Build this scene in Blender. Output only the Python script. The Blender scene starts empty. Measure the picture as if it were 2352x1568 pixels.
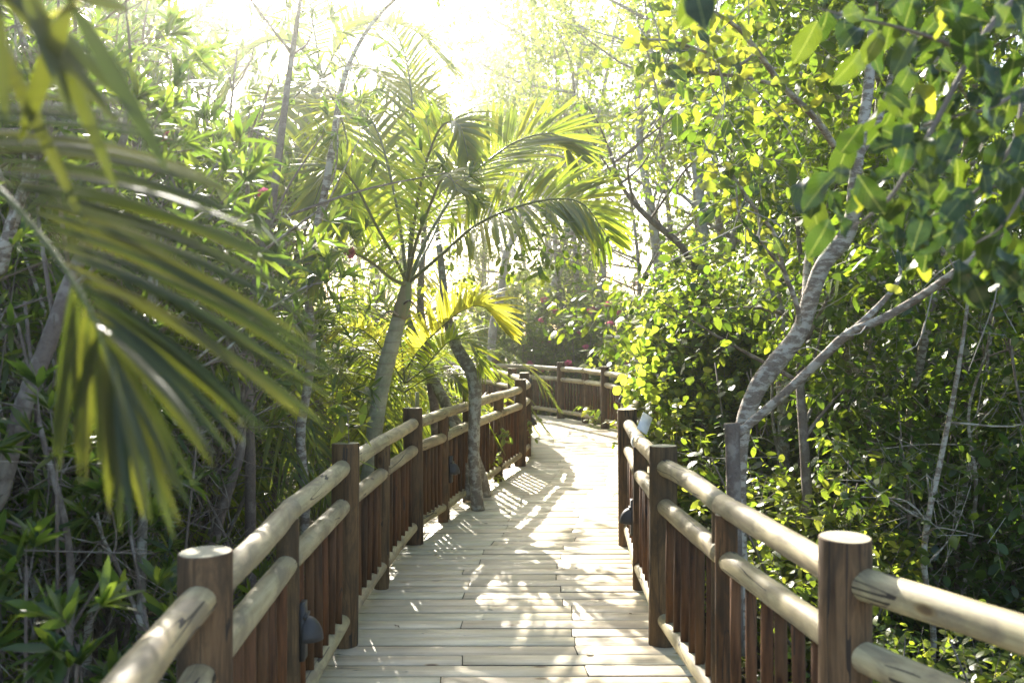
import bpy, math, random
import numpy as np
from mathutils import Vector, Matrix

# ------------------------------------------------------------------ camera, sky, sun, exposure
S = bpy.context.scene
COL = S.collection
F = 2150.0            # focal length in units of a 2352 px wide frame
CAMH = 1.65
PITCH = math.atan(24 / F)
cam = bpy.data.cameras.new('camera')
camo = bpy.data.objects.new('camera', cam)
COL.objects.link(camo)
camo.location = (0, 0, CAMH)
camo.rotation_euler = (math.pi / 2 - PITCH, 0, 0)
cam.sensor_width = 36
cam.lens = 36 * F / 2352
cam.clip_start = 0.05
cam.clip_end = 2000
cam.dof.use_dof = True
cam.dof.focus_distance = 7.5
cam.dof.aperture_fstop = 3.2
S.camera = camo

SUN_AZ = math.radians(-17)      # from +Y towards -X
SUN_EL = math.radians(30)
w = bpy.data.worlds.new('World')
S.world = w
w.use_nodes = True
nt = w.node_tree
bg = nt.nodes['Background']
sk = nt.nodes.new('ShaderNodeTexSky')
sk.sky_type = 'NISHITA'
sk.sun_disc = False
sk.sun_elevation = SUN_EL
sk.sun_rotation = SUN_AZ
sk.air_density = 1.0
sk.dust_density = 2.6
sk.ozone_density = 1.0
nt.links.new(sk.outputs[0], bg.inputs[0])
bg.inputs[1].default_value = 0.125
sl = bpy.data.lights.new('sun', 'SUN')
sl.energy = 5.0
sl.angle = math.radians(0.5)
sl.color = (1.0, 0.94, 0.84)
so = bpy.data.objects.new('sun', sl)
COL.objects.link(so)
sd = Vector((math.sin(SUN_AZ) * math.cos(SUN_EL), math.cos(SUN_AZ) * math.cos(SUN_EL), math.sin(SUN_EL)))
so.rotation_euler = sd.to_track_quat('Z', 'Y').to_euler()
so.location = sd * 60

S.view_settings.view_transform = 'Standard'
S.view_settings.look = 'None'
S.view_settings.gamma = 1
S.view_settings.use_curve_mapping = False
S.view_settings.exposure = 2.02
S.render.engine = 'CYCLES'
cy = S.cycles
cy.use_denoising = True
cy.max_bounces = 7
cy.diffuse_bounces = 4
cy.glossy_bounces = 2
cy.transmission_bounces = 5
cy.volume_bounces = 0
cy.sample_clamp_indirect = 6
cy.use_adaptive_sampling = True
cy.adaptive_threshold = 0.02

random.seed(7)
RNG = np.random.default_rng(7)
GZ = -0.75            # ground level under the boardwalk


def P(px, py, d):
    """world point that shows at pixel (px, py) of the 2352 x 1568 photo at distance d"""
    u = (px - 1176) / F
    v = (784 - py) / F
    c, s = math.cos(PITCH), math.sin(PITCH)
    y = c + s * v
    z = v * c - s
    k = d / y
    return Vector((u * k, d, CAMH + z * k))


# ------------------------------------------------------------------ object helpers
def link(o, parent=None):
    COL.objects.link(o)
    if parent is not None:
        o.parent = parent
    return o


def tag(o, label=None, cat=None, group=None, kind=None):
    if label: o['label'] = label
    if cat: o['category'] = cat
    if group: o['group'] = group
    if kind: o['kind'] = kind
    return o


def empty(name, loc=(0, 0, 0), rz=0.0, label=None, cat=None, group=None):
    o = bpy.data.objects.new(name, None)
    o.empty_display_size = 0.2
    link(o)
    o.location = loc
    o.rotation_euler = (0, 0, rz)
    return tag(o, label, cat, group)


def mesh_np(name, V, faces, mat, smooth=False, uv=None):
    """faces: list of index arrays (n,k) or a python list of tuples"""
    me = bpy.data.meshes.new(name)
    V = np.asarray(V, dtype=np.float32).reshape(-1, 3)
    if isinstance(faces, np.ndarray):
        faces = [faces]
    if len(faces) and isinstance(faces[0], np.ndarray):
        loops = np.concatenate([f.reshape(-1) for f in faces]).astype(np.int32)
        tot = np.concatenate([np.full(len(f), f.shape[1], dtype=np.int32) for f in faces])
    else:
        loops = np.array([i for f in faces for i in f], dtype=np.int32)
        tot = np.array([len(f) for f in faces], dtype=np.int32)
    start = np.concatenate([[0], np.cumsum(tot)[:-1]]).astype(np.int32)
    me.vertices.add(len(V))
    me.vertices.foreach_set('co', V.reshape(-1))
    me.loops.add(len(loops))
    me.loops.foreach_set('vertex_index', loops)
    me.polygons.add(len(tot))
    me.polygons.foreach_set('loop_start', start)
    if uv is not None:
        l = me.uv_layers.new(name='UVMap')
        l.data.foreach_set('uv', np.asarray(uv, dtype=np.float32)[loops].reshape(-1))
    me.update(calc_edges=True)
    if smooth:
        me.polygons.foreach_set('use_smooth', np.ones(len(tot), dtype=bool))
    if mat is not None:
        me.materials.append(mat)
    return me


def obj(name, me, parent=None, **k):
    o = bpy.data.objects.new(name, me)
    link(o, parent)
    return tag(o, k.get('label'), k.get('cat'), k.get('group'), k.get('kind'))


class MB:
    def __init__(self):
        self.v, self.f, self.n = [], [], 0

    def add(self, V, Fc):
        V = np.asarray(V, float)
        self.v.append(V)
        self.f += [tuple(i + self.n for i in f) for f in Fc]
        self.n += len(V)

    def box(self, c, s, R=None):
        c = np.array(c, float); h = np.array(s, float) / 2
        V = np.array([[x, y, z] for x in (-1, 1) for y in (-1, 1) for z in (-1, 1)]) * h
        if R is not None: V = V @ np.array(R).T
        self.add(V + c, [(0, 1, 3, 2), (4, 6, 7, 5), (0, 4, 5, 1), (2, 3, 7, 6), (0, 2, 6, 4), (1, 5, 7, 3)])

    def tube(self, pts, rad, seg=10, caps=True, jit=0.0):
        V, Fc = tube(pts, rad, seg, caps, jit)
        self.add(V, Fc)

    def build(self, name, mat, smooth=False):
        return mesh_np(name, np.concatenate(self.v), self.f, mat, smooth)


def spline(pts, n):
    """Catmull-Rom through pts, n samples"""
    p = np.array([list(q) for q in pts], float)
    if len(p) == 2:
        t = np.linspace(0, 1, n)[:, None]
        return p[0] * (1 - t) + p[1] * t
    q = np.vstack([2 * p[0] - p[1], p, 2 * p[-1] - p[-2]])
    m = len(p) - 1
    u = np.linspace(0, m, n)
    i = np.minimum(u.astype(int), m - 1)
    t = (u - i)[:, None]
    a, b, c, d = q[i], q[i + 1], q[i + 2], q[i + 3]
    return 0.5 * ((2 * b) + (-a + c) * t + (2 * a - 5 * b + 4 * c - d) * t ** 2 + (-a + 3 * b - 3 * c + d) * t ** 3)


def tube(pts, rad, seg=8, caps=True, jit=0.0):
    p = np.array([list(q) for q in pts], float)
    n = len(p)
    r = np.array(rad if hasattr(rad, '__len__') else [rad] * n, float)
    if len(r) != n:
        r = np.interp(np.linspace(0, 1, n), np.linspace(0, 1, len(r)), r)
    T = np.gradient(p, axis=0)
    T /= np.linalg.norm(T, axis=1)[:, None] + 1e-9
    ref = np.array([0, 0, 1.0]) if abs(T[0][2]) < 0.8 else np.array([0, 1.0, 0])
    A = np.cross(T, ref); A /= np.linalg.norm(A, axis=1)[:, None] + 1e-9
    B = np.cross(T, A)
    th = np.linspace(0, 2 * math.pi, seg, endpoint=False)
    rr = r[:, None] * (1 + (RNG.normal(0, jit, (n, seg)) if jit else 0))
    V = p[:, None, :] + (A[:, None, :] * np.cos(th)[None, :, None] + B[:, None, :] * np.sin(th)[None, :, None]) * (rr[..., None] if jit else r[:, None, None])
    V = V.reshape(-1, 3)
    Fc = []
    for i in range(n - 1):
        for j in range(seg):
            k = (j + 1) % seg
            Fc.append((i * seg + j, (i + 1) * seg + j, (i + 1) * seg + k, i * seg + k))
    if caps:
        Fc.append(tuple(range(seg)))
        Fc.append(tuple((n - 1) * seg + j for j in reversed(range(seg))))
    return V, Fc


def tubes_np(starts, ends, r0, r1):
    """many straight 3-sided twigs as arrays"""
    n = len(starts)
    T = ends - starts
    T /= np.linalg.norm(T, axis=1)[:, None] + 1e-9
    ref = np.tile(np.array([[0.3, 0.2, 0.93]]), (n, 1))
    A = np.cross(T, ref); A /= np.linalg.norm(A, axis=1)[:, None] + 1e-9
    B = np.cross(T, A)
    V = np.zeros((n, 6, 3))
    for j in range(3):
        a = j * 2 * math.pi / 3
        d = A * math.cos(a) + B * math.sin(a)
        V[:, j] = starts + d * r0
        V[:, 3 + j] = ends + d * r1
    q = np.array([[0, 3, 4, 1], [1, 4, 5, 2], [2, 5, 3, 0]])
    Fc = (np.arange(n)[:, None, None] * 6 + q[None]).reshape(-1, 4)
    return V.reshape(-1, 3), Fc


def nrmz(a):
    return a / (np.linalg.norm(a, axis=-1, keepdims=True) + 1e-9)


SHAPES = {
    'ovate': ([0, .22, .55, .82, 1], [.04, .40, .50, .32, 0]),
    'lance': ([0, .3, .7, 1], [.10, .5, .40, 0]),
    'round': ([0, .12, .5, .85, 1], [.05, .46, .60, .36, 0]),
    'low': ([0, .45, 1], [.05, .5, 0]),
    'ribbon': ([0, .1, .4, .75, 1], [.25, .5, .48, .28, 0]),
    'fine': ([0, .08, .18, .32, .48, .62, .76, .88, .96, 1], [.03, .18, .34, .46, .50, .48, .40, .27, .12, 0]),
}


def leaf_arrays(base, D, Nn, L, W, shape='ovate', fold=0.0, grav=0.0, curl=0.0, mid=False):
    """returns verts, face arrays, uv for N leaves"""
    t, hw = SHAPES[shape]
    t = np.array(t); hw = np.array(hw)
    n = len(base)
    D = nrmz(D)
    Sd = nrmz(np.cross(D, Nn))
    Nn = np.cross(Sd, D)
    L = np.broadcast_to(np.asarray(L, float), (n,)); W = np.broadcast_to(np.asarray(W, float), (n,))
    grav = np.broadcast_to(np.asarray(grav, float), (n,))
    K = len(t)
    cols = []
    uvs = []
    for k in range(K):
        c = base + D * (L * t[k])[:, None]
        c = c - Nn * (L * curl * t[k] ** 2)[:, None]
        c[:, 2] -= grav * L * t[k] ** 2
        side = Sd * (W * hw[k])[:, None]
        up = Nn * (W * hw[k] * fold)[:, None]
        if k == K - 1:
            cols.append(c); uvs.append((0.5, 1))
        else:
            cols.append(c - side + up); uvs.append((.5 - hw[k], t[k]))
            if mid:
                cols.append(c); uvs.append((.5, t[k]))
            cols.append(c + side + up); uvs.append((.5 + hw[k], t[k]))
    V = np.stack(cols, 1)
    m = V.shape[1]
    q, tr = [], []
    st = 3 if mid else 2
    for k in range(K - 1):
        a = k * st
        if k < K - 2:
            b = a + st
            if mid:
                q += [[a, a + 1, b + 1, b], [a + 1, a + 2, b + 2, b + 1]]
            else:
                q += [[a, a + 1, b + 1, b]]
        else:
            e = m - 1
            if mid:
                tr += [[a, a + 1, e], [a + 1, a + 2, e]]
            else:
                tr += [[a, a + 1, e]]
    off = np.arange(n)[:, None, None] * m
    fs = []
    if q: fs.append((off + np.array(q)[None]).reshape(-1, 4))
    fs.append((off + np.array(tr)[None]).reshape(-1, 3))
    return V.reshape(-1, 3), fs, np.tile(np.array(uvs), (n, 1))


def join_arrays(parts):
    Vs, Fs, off = [], [], 0
    for V, fs in parts:
        if isinstance(fs, np.ndarray): fs = [fs]
        for f in fs: Fs.append(f + off)
        Vs.append(V); off += len(V)
    return np.concatenate(Vs), Fs


# ------------------------------------------------------------------ materials
def new_mat(name):
    m = bpy.data.materials.new(name)
    m.use_nodes = True
    return m, m.node_tree, m.node_tree.nodes['Principled BSDF']


def ramp(nt, stops):
    r = nt.nodes.new('ShaderNodeValToRGB')
    e = r.color_ramp.elements
    while len(e) < len(stops): e.new(0.5)
    for i, (p, c) in enumerate(stops):
        e[i].position = p
        e[i].color = (*c, 1)
    return r


def mathn(nt, op, a, b=None, c=None):
    n = nt.nodes.new('ShaderNodeMath'); n.operation = op
    for i, x in enumerate((a, b, c)):
        if x is None: continue
        if isinstance(x, (int, float)): n.inputs[i].default_value = x
        else: nt.links.new(x, n.inputs[i])
    return n.outputs[0]


def mixc(nt, fac, a, b, mode='MIX'):
    n = nt.nodes.new('ShaderNodeMix'); n.data_type = 'RGBA'; n.blend_type = mode
    for s, x in ((0, fac), (6, a), (7, b)):
        if isinstance(x, (int, float)): n.inputs[s].default_value = x
        elif isinstance(x, tuple): n.inputs[s].default_value = (*x, 1)
        else: nt.links.new(x, n.inputs[s])
    return n.outputs[2]


def obj_coords(nt, scale=(1, 1, 1), rnd=True):
    tc = nt.nodes.new('ShaderNodeTexCoord')
    out = tc.outputs['Object']
    mp = nt.nodes.new('ShaderNodeMapping')
    mp.inputs['Scale'].default_value = scale
    if rnd:
        oi = nt.nodes.new('ShaderNodeObjectInfo')
        cx = nt.nodes.new('ShaderNodeCombineXYZ')
        for i, k in enumerate((37.0, 91.0, 53.0)):
            nt.links.new(mathn(nt, 'MULTIPLY', oi.outputs['Random'], k), cx.inputs[i])
        nt.links.new(cx.outputs[0], mp.inputs['Location'])
    nt.links.new(out, mp.inputs['Vector'])
    return mp.outputs[0]


def noise(nt, vec, scale, detail=4, rough=.55, dist=0.0):
    n = nt.nodes.new('ShaderNodeTexNoise')
    n.inputs['Scale'].default_value = scale
    n.inputs['Detail'].default_value = detail
    n.inputs['Roughness'].default_value = rough
    n.inputs['Distortion'].default_value = dist
    nt.links.new(vec, n.inputs['Vector'])
    return n.outputs['Fac']


def bump(nt, h, bsdf, strength=.4, dist=.01):
    b = nt.nodes.new('ShaderNodeBump')
    b.inputs['Strength'].default_value = strength
    b.inputs['Distance'].default_value = dist
    nt.links.new(h, b.inputs['Height'])
    nt.links.new(b.outputs[0], bsdf.inputs['Normal'])


def wood_mat(name, stops, axis='x', crack=0.5, knots=True, rough=.75, tints=None, gscale=1.0, spec=.3, blotch=.8, weather=None):
    """long-grained timber; axis is the local axis the grain runs along"""
    m, nt, b = new_mat(name)
    k = 0.07
    sc = {'x': (k, 1, 1), 'y': (1, k, 1), 'z': (1, 1, k)}[axis]
    v = obj_coords(nt, sc)
    v1 = obj_coords(nt, (1, 1, 1))
    g = noise(nt, v, 55 * gscale, 5, .65, .6)
    g2 = noise(nt, v, 14 * gscale, 3, .5, 1.2)
    f = mathn(nt, 'ADD', mathn(nt, 'MULTIPLY', g, .5), mathn(nt, 'MULTIPLY', g2, .5))
    r = ramp(nt, stops)
    nt.links.new(f, r.inputs[0])
    col = r.outputs[0]
    # per-board tint
    oi = nt.nodes.new('ShaderNodeObjectInfo')
    if tints:
        tr = ramp(nt, [(i / max(1, len(tints) - 1), c) for i, c in enumerate(tints)])
        nt.links.new(oi.outputs['Random'], tr.inputs[0])
        col = mixc(nt, 1.0, col, tr.outputs[0], 'MULTIPLY')
    blot = ramp(nt, [(.35, (.72, .70, .66)), (.6, (1, 1, 1))])
    nt.links.new(noise(nt, v1, 3.2, 4, .6), blot.inputs[0])
    col = mixc(nt, blotch, col, blot.outputs[0], 'MULTIPLY')
    if weather:
        wr = ramp(nt, [(.46, (0, 0, 0)), (.62, (1, 1, 1))])
        nt.links.new(noise(nt, obj_coords(nt, tuple(.35 if q < .5 else q for q in sc)), 9, 5, .7, .8), wr.inputs[0])
        col = mixc(nt, mathn(nt, 'MULTIPLY', wr.outputs[0], .75), col, weather)
    h = f
    if knots:
        ks = {'x': (.45, 1, 1), 'y': (1, .45, 1), 'z': (1, 1, .45)}[axis]
        vo = nt.nodes.new('ShaderNodeTexVoronoi')
        vo.inputs['Scale'].default_value = 6.5
        nt.links.new(obj_coords(nt, ks), vo.inputs['Vector'])
        kr = ramp(nt, [(.0, (.16, .09, .05)), (.06, (.30, .18, .10)), (.085, (.75, .62, .45)), (.13, (1, 1, 1))])
        nt.links.new(vo.outputs['Distance'], kr.inputs[0])
        col = mixc(nt, .85, col, kr.outputs[0], 'MULTIPLY')
    if crack:
        cv = {'x': (.05, 1, 1), 'y': (1, .05, 1), 'z': (1, 1, .05)}[axis]
        cn = noise(nt, obj_coords(nt, cv), 16, 2, .4, .3)
        d = mathn(nt, 'ABSOLUTE', mathn(nt, 'SUBTRACT', cn, .5))
        msk = noise(nt, v1, 1.7, 2)
        wdt = mathn(nt, 'MULTIPLY', mathn(nt, 'GREATER_THAN', msk, .53), .008 * crack)
        ck = mathn(nt, 'LESS_THAN', d, wdt)
        col = mixc(nt, ck, col, (.035, .025, .018))
        h = mathn(nt, 'SUBTRACT', f, mathn(nt, 'MULTIPLY', ck, 1.0))
    nt.links.new(col, b.inputs['Base Color'])
    b.inputs['Roughness'].default_value = rough
    b.inputs['Specular IOR Level'].default_value = spec
    bump(nt, h, b, .5, .004)
    return m


def leaf_mat(name, cols, trans, mixf=.5, rough=.38, veins=False, spots=0.0, spec=.5, accent=None):
    m, nt, b = new_mat(name)
    geo = nt.nodes.new('ShaderNodeNewGeometry')
    oi = nt.nodes.new('ShaderNodeObjectInfo')
    rnd = mathn(nt, 'FRACT', mathn(nt, 'ADD', geo.outputs['Random Per Island'], oi.outputs['Random']))
    r = ramp(nt, [(i / (len(cols) - 1), c) for i, c in enumerate(cols)])
    nt.links.new(rnd, r.inputs[0])
    col = r.outputs[0]
    rt = ramp(nt, [(i / (len(trans) - 1), c) for i, c in enumerate(trans)])
    nt.links.new(rnd, rt.inputs[0])
    tcol = rt.outputs[0]
    if accent:
        a = mathn(nt, 'GREATER_THAN', mathn(nt, 'FRACT', mathn(nt, 'MULTIPLY', rnd, 37.7)), 1 - accent[0])
        col = mixc(nt, a, col, accent[1])
        tcol = mixc(nt, a, tcol, accent[1])
    if veins:
        uv = nt.nodes.new('ShaderNodeUVMap')
        sx = nt.nodes.new('ShaderNodeSeparateXYZ')
        nt.links.new(uv.outputs[0], sx.inputs[0])
        x = mathn(nt, 'ABSOLUTE', mathn(nt, 'SUBTRACT', sx.outputs[0], .5))
        mid = mathn(nt, 'LESS_THAN', x, .022)
        vv = mathn(nt, 'FRACT', mathn(nt, 'MULTIPLY', mathn(nt, 'SUBTRACT', sx.outputs[1], mathn(nt, 'MULTIPLY', x, .7)), 9))
        vn = mathn(nt, 'LESS_THAN', vv, .10)
        al = mathn(nt, 'MAXIMUM', mid, mathn(nt, 'MULTIPLY', vn, .45))
        col = mixc(nt, mathn(nt, 'MULTIPLY', al, .7), col, (.20, .24, .07))
        tcol = mixc(nt, mathn(nt, 'MULTIPLY', al, .6), tcol, (.42, .48, .10))
    if spots:
        tc = nt.nodes.new('ShaderNodeTexCoord')
        sp = mathn(nt, 'GREATER_THAN', noise(nt, tc.outputs['Object'], 60, 2), .70)
        col = mixc(nt, mathn(nt, 'MULTIPLY', sp, spots), col, (.12, .07, .02))
    nt.links.new(col, b.inputs['Base Color'])
    b.inputs['Roughness'].default_value = rough
    b.inputs['Specular IOR Level'].default_value = spec
    tr = nt.nodes.new('ShaderNodeBsdfTranslucent')
    nt.links.new(tcol, tr.inputs['Color'])
    mx = nt.nodes.new('ShaderNodeMixShader')
    mx.inputs[0].default_value = mixf
    out = nt.nodes['Material Output']
    nt.links.new(b.outputs[0], mx.inputs[1])
    nt.links.new(tr.outputs[0], mx.inputs[2])
    nt.links.new(mx.outputs[0], out.inputs['Surface'])
    return m


def bark_mat(name, a, b_, c, scale=9.0, bands=0.0, squash=(1, 1, 1), rough=.85, patch=(.46, .58)):
    m, nt, b = new_mat(name)
    v = obj_coords(nt, squash)
    n1 = noise(nt, v, scale, 5, .65)
    n2 = noise(nt, v, scale * 3.5, 4, .7)
    r = ramp(nt, [(.3, a), (.5, b_), (.72, a)])
    nt.links.new(n2, r.inputs[0])
    pr = ramp(nt, [(patch[0], (0, 0, 0)), (patch[1], (1, 1, 1))])
    nt.links.new(n1, pr.inputs[0])
    col = mixc(nt, pr.outputs[0], r.outputs[0], c)
    h = mathn(nt, 'ADD', n2, mathn(nt, 'MULTIPLY', n1, .5))
    if bands:
        tc = nt.nodes.new('ShaderNodeTexCoord')
        sx = nt.nodes.new('ShaderNodeSeparateXYZ')
        nt.links.new(tc.outputs['Object'], sx.inputs[0])
        fr = mathn(nt, 'FRACT', mathn(nt, 'ADD', mathn(nt, 'MULTIPLY', sx.outputs[2], bands), mathn(nt, 'MULTIPLY', n1, .5)))
        rg = mathn(nt, 'LESS_THAN', fr, .16)
        col = mixc(nt, mathn(nt, 'MULTIPLY', rg, .6), col, (.30, .27, .20))
        h = mathn(nt, 'ADD', h, rg)
    nt.links.new(col, b.inputs['Base Color'])
    b.inputs['Roughness'].default_value = rough
    bump(nt, h, b, .6, .012)
    return m


def plain_mat(name, col, rough=.5, metal=0.0, spec=.5):
    m, nt, b = new_mat(name)
    b.inputs['Roughness'].default_value = rough
    b.inputs['Metallic'].default_value = metal
    b.inputs['Specular IOR Level'].default_value = spec
    v = obj_coords(nt, (1, 1, 1))
    r = ramp(nt, [(.3, tuple(x * .8 for x in col)), (.7, col)])
    nt.links.new(noise(nt, v, 25, 4), r.inputs[0])
    nt.links.new(r.outputs[0], b.inputs['Base Color'])
    return m


M = {}
M['plank'] = wood_mat('deck_timber', [(.30, (.46, .37, .26)), (.45, (.66, .58, .44)), (.60, (.76, .69, .55)), (.75, (.60, .51, .37))],
                      'x', crack=.25, tints=[(.88, .82, .74), (1, .95, .85), (.90, .93, .84), (.96, .87, .74), (1, .97, .90), (.84, .78, .68)], rough=.5, spec=.5, blotch=.45)
M['rail'] = wood_mat('rail_timber', [(.30, (.20, .150, .080)), (.45, (.40, .33, .20)), (.6, (.52, .45, .29)), (.75, (.33, .265, .155))],
                     'z', crack=1.3, tints=[(.80, .76, .70), (1, .98, .90), (.90, .93, .82), (1, .92, .80)], rough=.6, spec=.45, gscale=1.0, weather=(.17, .135, .09))
M['post'] = wood_mat('post_timber', [(.34, (.025, .014, .008)), (.44, (.105, .060, .030)), (.54, (.19, .115, .058)), (.64, (.07, .040, .021)), (.76, (.14, .088, .047))],
                     'z', crack=1.6, tints=[(.7, .72, .74), (1.0, .90, .78), (1, 1, 1), (.85, .9, .82), (1, .82, .66)], rough=.8, weather=(.050, .034, .020))
M['endgrain'] = wood_mat('cut_end_timber', [(.3, (.30, .26, .17)), (.6, (.44, .40, .27)), (.8, (.25, .2, .13))], 'z', crack=0, knots=False, gscale=.5)
M['slat'] = wood_mat('baluster_timber', [(.34, (.025, .013, .007)), (.46, (.12, .055, .024)), (.56, (.19, .088, .038)), (.74, (.085, .045, .022))],
                     'z', crack=.5, tints=[(.55, .62, .66), (1, .88, .75), (.62, .68, .62), (1.0, 1.0, 1.0), (.6, .6, .58), (.9, .75, .62)], rough=.8)
M['beam'] = wood_mat('beam_timber', [(.3, (.03, .022, .016)), (.6, (.08, .06, .04)), (.8, (.05, .035, .025))], 'y', crack=0, knots=False)
M['bark_pale'] = bark_mat('pale_smooth_bark', (.11, .085, .06), (.24, .19, .145), (.44, .40, .33), 13, squash=(1, 1, 2.2), patch=(.47, .55))
M['bark_lichen'] = bark_mat('lichened_grey_bark', (.11, .09, .07), (.20, .17, .13), (.36, .35, .29), 16, patch=(.47, .56))
M['bark_far'] = bark_mat('haze_lightened_bark', (.22, .19, .15), (.32, .29, .24), (.45, .42, .36), 8)  # far trunks: lightening by haze is painted into the bark colour
M['bark_brown'] = bark_mat('grey_brown_bark', (.10, .075, .06), (.17, .13, .105), (.27, .23, .19), 11, patch=(.5, .62))
M['bark_palm'] = bark_mat('green_ringed_palm_bark', (.22, .24, .15), (.34, .35, .23), (.44, .43, .31), 5, bands=11.0)
M['shaft'] = bark_mat('palm_crownshaft', (.16, .21, .08), (.22, .27, .11), (.30, .24, .13), 6, squash=(1, 1, .2))
M['twig'] = plain_mat('grey_twig_bark', (.20, .165, .135), .85)
M['twig_pale'] = plain_mat('pale_twig_bark', (.33, .30, .26), .8)
M['rachis'] = plain_mat('frond_rachis_green', (.12, .14, .04), .5)

M['leaf_broad'] = leaf_mat('broad_leaf', [(.030, .065, .016), (.055, .10, .022), (.085, .12, .025), (.04, .08, .03)],
                           [(.11, .20, .015), (.22, .34, .02), (.38, .46, .03), (.16, .28, .02)], .48, .36)
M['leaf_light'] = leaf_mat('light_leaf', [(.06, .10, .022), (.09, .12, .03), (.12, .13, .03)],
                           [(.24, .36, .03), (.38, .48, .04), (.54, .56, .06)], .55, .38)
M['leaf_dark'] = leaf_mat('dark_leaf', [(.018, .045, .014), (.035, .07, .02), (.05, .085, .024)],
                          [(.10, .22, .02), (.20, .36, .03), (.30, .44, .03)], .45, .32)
M['leaf_ole'] = leaf_mat('oleander_leaf', [(.028, .058, .022), (.045, .080, .026), (.065, .092, .025)],
                         [(.12, .22, .02), (.22, .34, .03), (.36, .44, .04)], .48, .35)
M['leaf_vine'] = leaf_mat('round_vine_leaf', [(.05, .09, .02), (.08, .12, .025), (.11, .13, .03)],
                          [(.28, .42, .03), (.44, .56, .04), (.62, .66, .07)], .55, .33)
M['leaf_big'] = leaf_mat('large_glossy_leaf', [(.020, .042, .013), (.030, .060, .015), (.045, .07, .018)],
                         [(.03, .06, .005), (.05, .11, .007), (.14, .20, .012)], .38, .28, veins=True, spots=.8)
M['leaf_big_y'] = leaf_mat('large_yellowing_leaf', [(.07, .10, .02), (.10, .11, .02), (.09, .12, .03)],
                           [(.28, .36, .02), (.46, .46, .03), (.24, .36, .03)], .55, .34, veins=True, spots=.7)
M['leaf_palm'] = leaf_mat('palm_leaflet', [(.04, .075, .022), (.065, .10, .024), (.09, .11, .025)],
                          [(.26, .38, .03), (.42, .52, .035), (.56, .58, .04)], .52, .34)
M['leaf_palm_y'] = leaf_mat('yellow_palm_leaflet', [(.10, .12, .03), (.14, .14, .03)],
                            [(.60, .62, .05), (.80, .74, .08)], .6, .36)
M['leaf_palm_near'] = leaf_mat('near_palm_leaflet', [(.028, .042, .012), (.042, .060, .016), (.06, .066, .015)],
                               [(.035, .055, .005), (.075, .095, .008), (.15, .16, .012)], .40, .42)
M['litter'] = leaf_mat('dry_leaf', [(.10, .06, .03), (.16, .10, .05), (.07, .045, .025)], [(.2, .12, .04), (.3, .18, .05)], .3, .7)
M['pink'] = leaf_mat('pink_petal', [(.48, .06, .16), (.55, .12, .24), (.42, .05, .12)], [(.62, .12, .24), (.66, .18, .3)], .4, .5)
M['metal_dark'] = plain_mat('dark_lamp_metal', (.050, .047, .045), .55, .0)
M['metal_light'] = plain_mat('pale_bracket_metal', (.78, .76, .72), .4, .1)
M['glass_lens'] = plain_mat('frosted_lens', (.22, .22, .20), .3)

# ground
gm, gnt, gb = new_mat('leaf_litter_soil')
gv = obj_coords(gnt, (1, 1, 1), False)
gr = ramp(gnt, [(.3, (.018, .013, .008)), (.5, (.05, .036, .020)), (.62, (.075, .06, .03)), (.75, (.03, .035, .012))])
gnt.links.new(noise(gnt, gv, 7, 8, .75), gr.inputs[0])
gnt.links.new(gr.outputs[0], gb.inputs['Base Color'])
gb.inputs['Roughness'].default_value = .95
bump(gnt, noise(gnt, gv, 18, 6, .7), gb, .8, .05)
n = 90
ax = np.concatenate([-np.geomspace(600, 12, 14), np.linspace(-11, 11, 62), np.geomspace(12, 600, 14)])
X, Y = np.meshgrid(ax, ax + 8, indexing='ij')
Z = GZ + .10 * np.sin(X * 1.1 + 1) * np.cos(Y * .9) + .06 * np.sin(X * 2.7 + Y * 1.9)
Z[np.abs(X) > 30] = GZ
k = len(ax)
gi = np.arange(k * k).reshape(k, k)
gf = np.stack([gi[:-1, :-1], gi[1:, :-1], gi[1:, 1:], gi[:-1, 1:]], -1).reshape(-1, 4)
obj('ground', mesh_np('ground', np.stack([X, Y, Z], -1), gf, gm, True), kind='structure')

# ------------------------------------------------------------------ boardwalk deck
SEC = [((-.72, -1.6), (2.3, -1.6)), ((-.86, 1.0), (1.90, 1.0)), ((-.96, 2.3), (1.18, 2.3)), ((-1.02, 4.9), (.93, 4.9)),
       ((-.90, 7.2), (1.03, 7.2)), ((-.58, 9.1), (1.37, 9.2)), ((-.02, 11.4), (1.84, 11.4)), ((.08, 13.1), (2.04, 13.7)),
       ((-.10, 14.7), (1.72, 15.95)), ((-.25, 15.6), (1.03, 17.75)), ((-.62, 17.0), (-.05, 19.3)), ((-2.1, 18.6), (-2.0, 20.9))]
joist = MB()
for i in range(len(SEC) - 1):
    (a, b), (c, d) = SEC[i], SEC[i + 1]
    for fr in (.06, .36, .67, .94):
        p0 = (a[0] + (b[0] - a[0]) * fr, a[1] + (b[1] - a[1]) * fr)
        p1 = (c[0] + (d[0] - c[0]) * fr, c[1] + (d[1] - c[1]) * fr)
        L = math.hypot(p1[0] - p0[0], p1[1] - p0[1])
        an = math.atan2(p1[1] - p0[1], p1[0] - p0[0])
        R = Matrix.Rotation(an, 3, 'Z')
        joist.box(((p0[0] + p1[0]) / 2, (p0[1] + p1[1]) / 2, -.13), (L, .06, .17), R)
    for fr in (.12, .88):
        joist.tube([(a[0] + (b[0] - a[0]) * fr, a[1], GZ - .1), (a[0] + (b[0] - a[0]) * fr, a[1], -.05)], .08, 10)
deck = obj('boardwalk', joist.build('boardwalk_joists', M['beam']), kind='structure')
deck['label'] = 'pale timber boardwalk curving between log railings'


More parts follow.
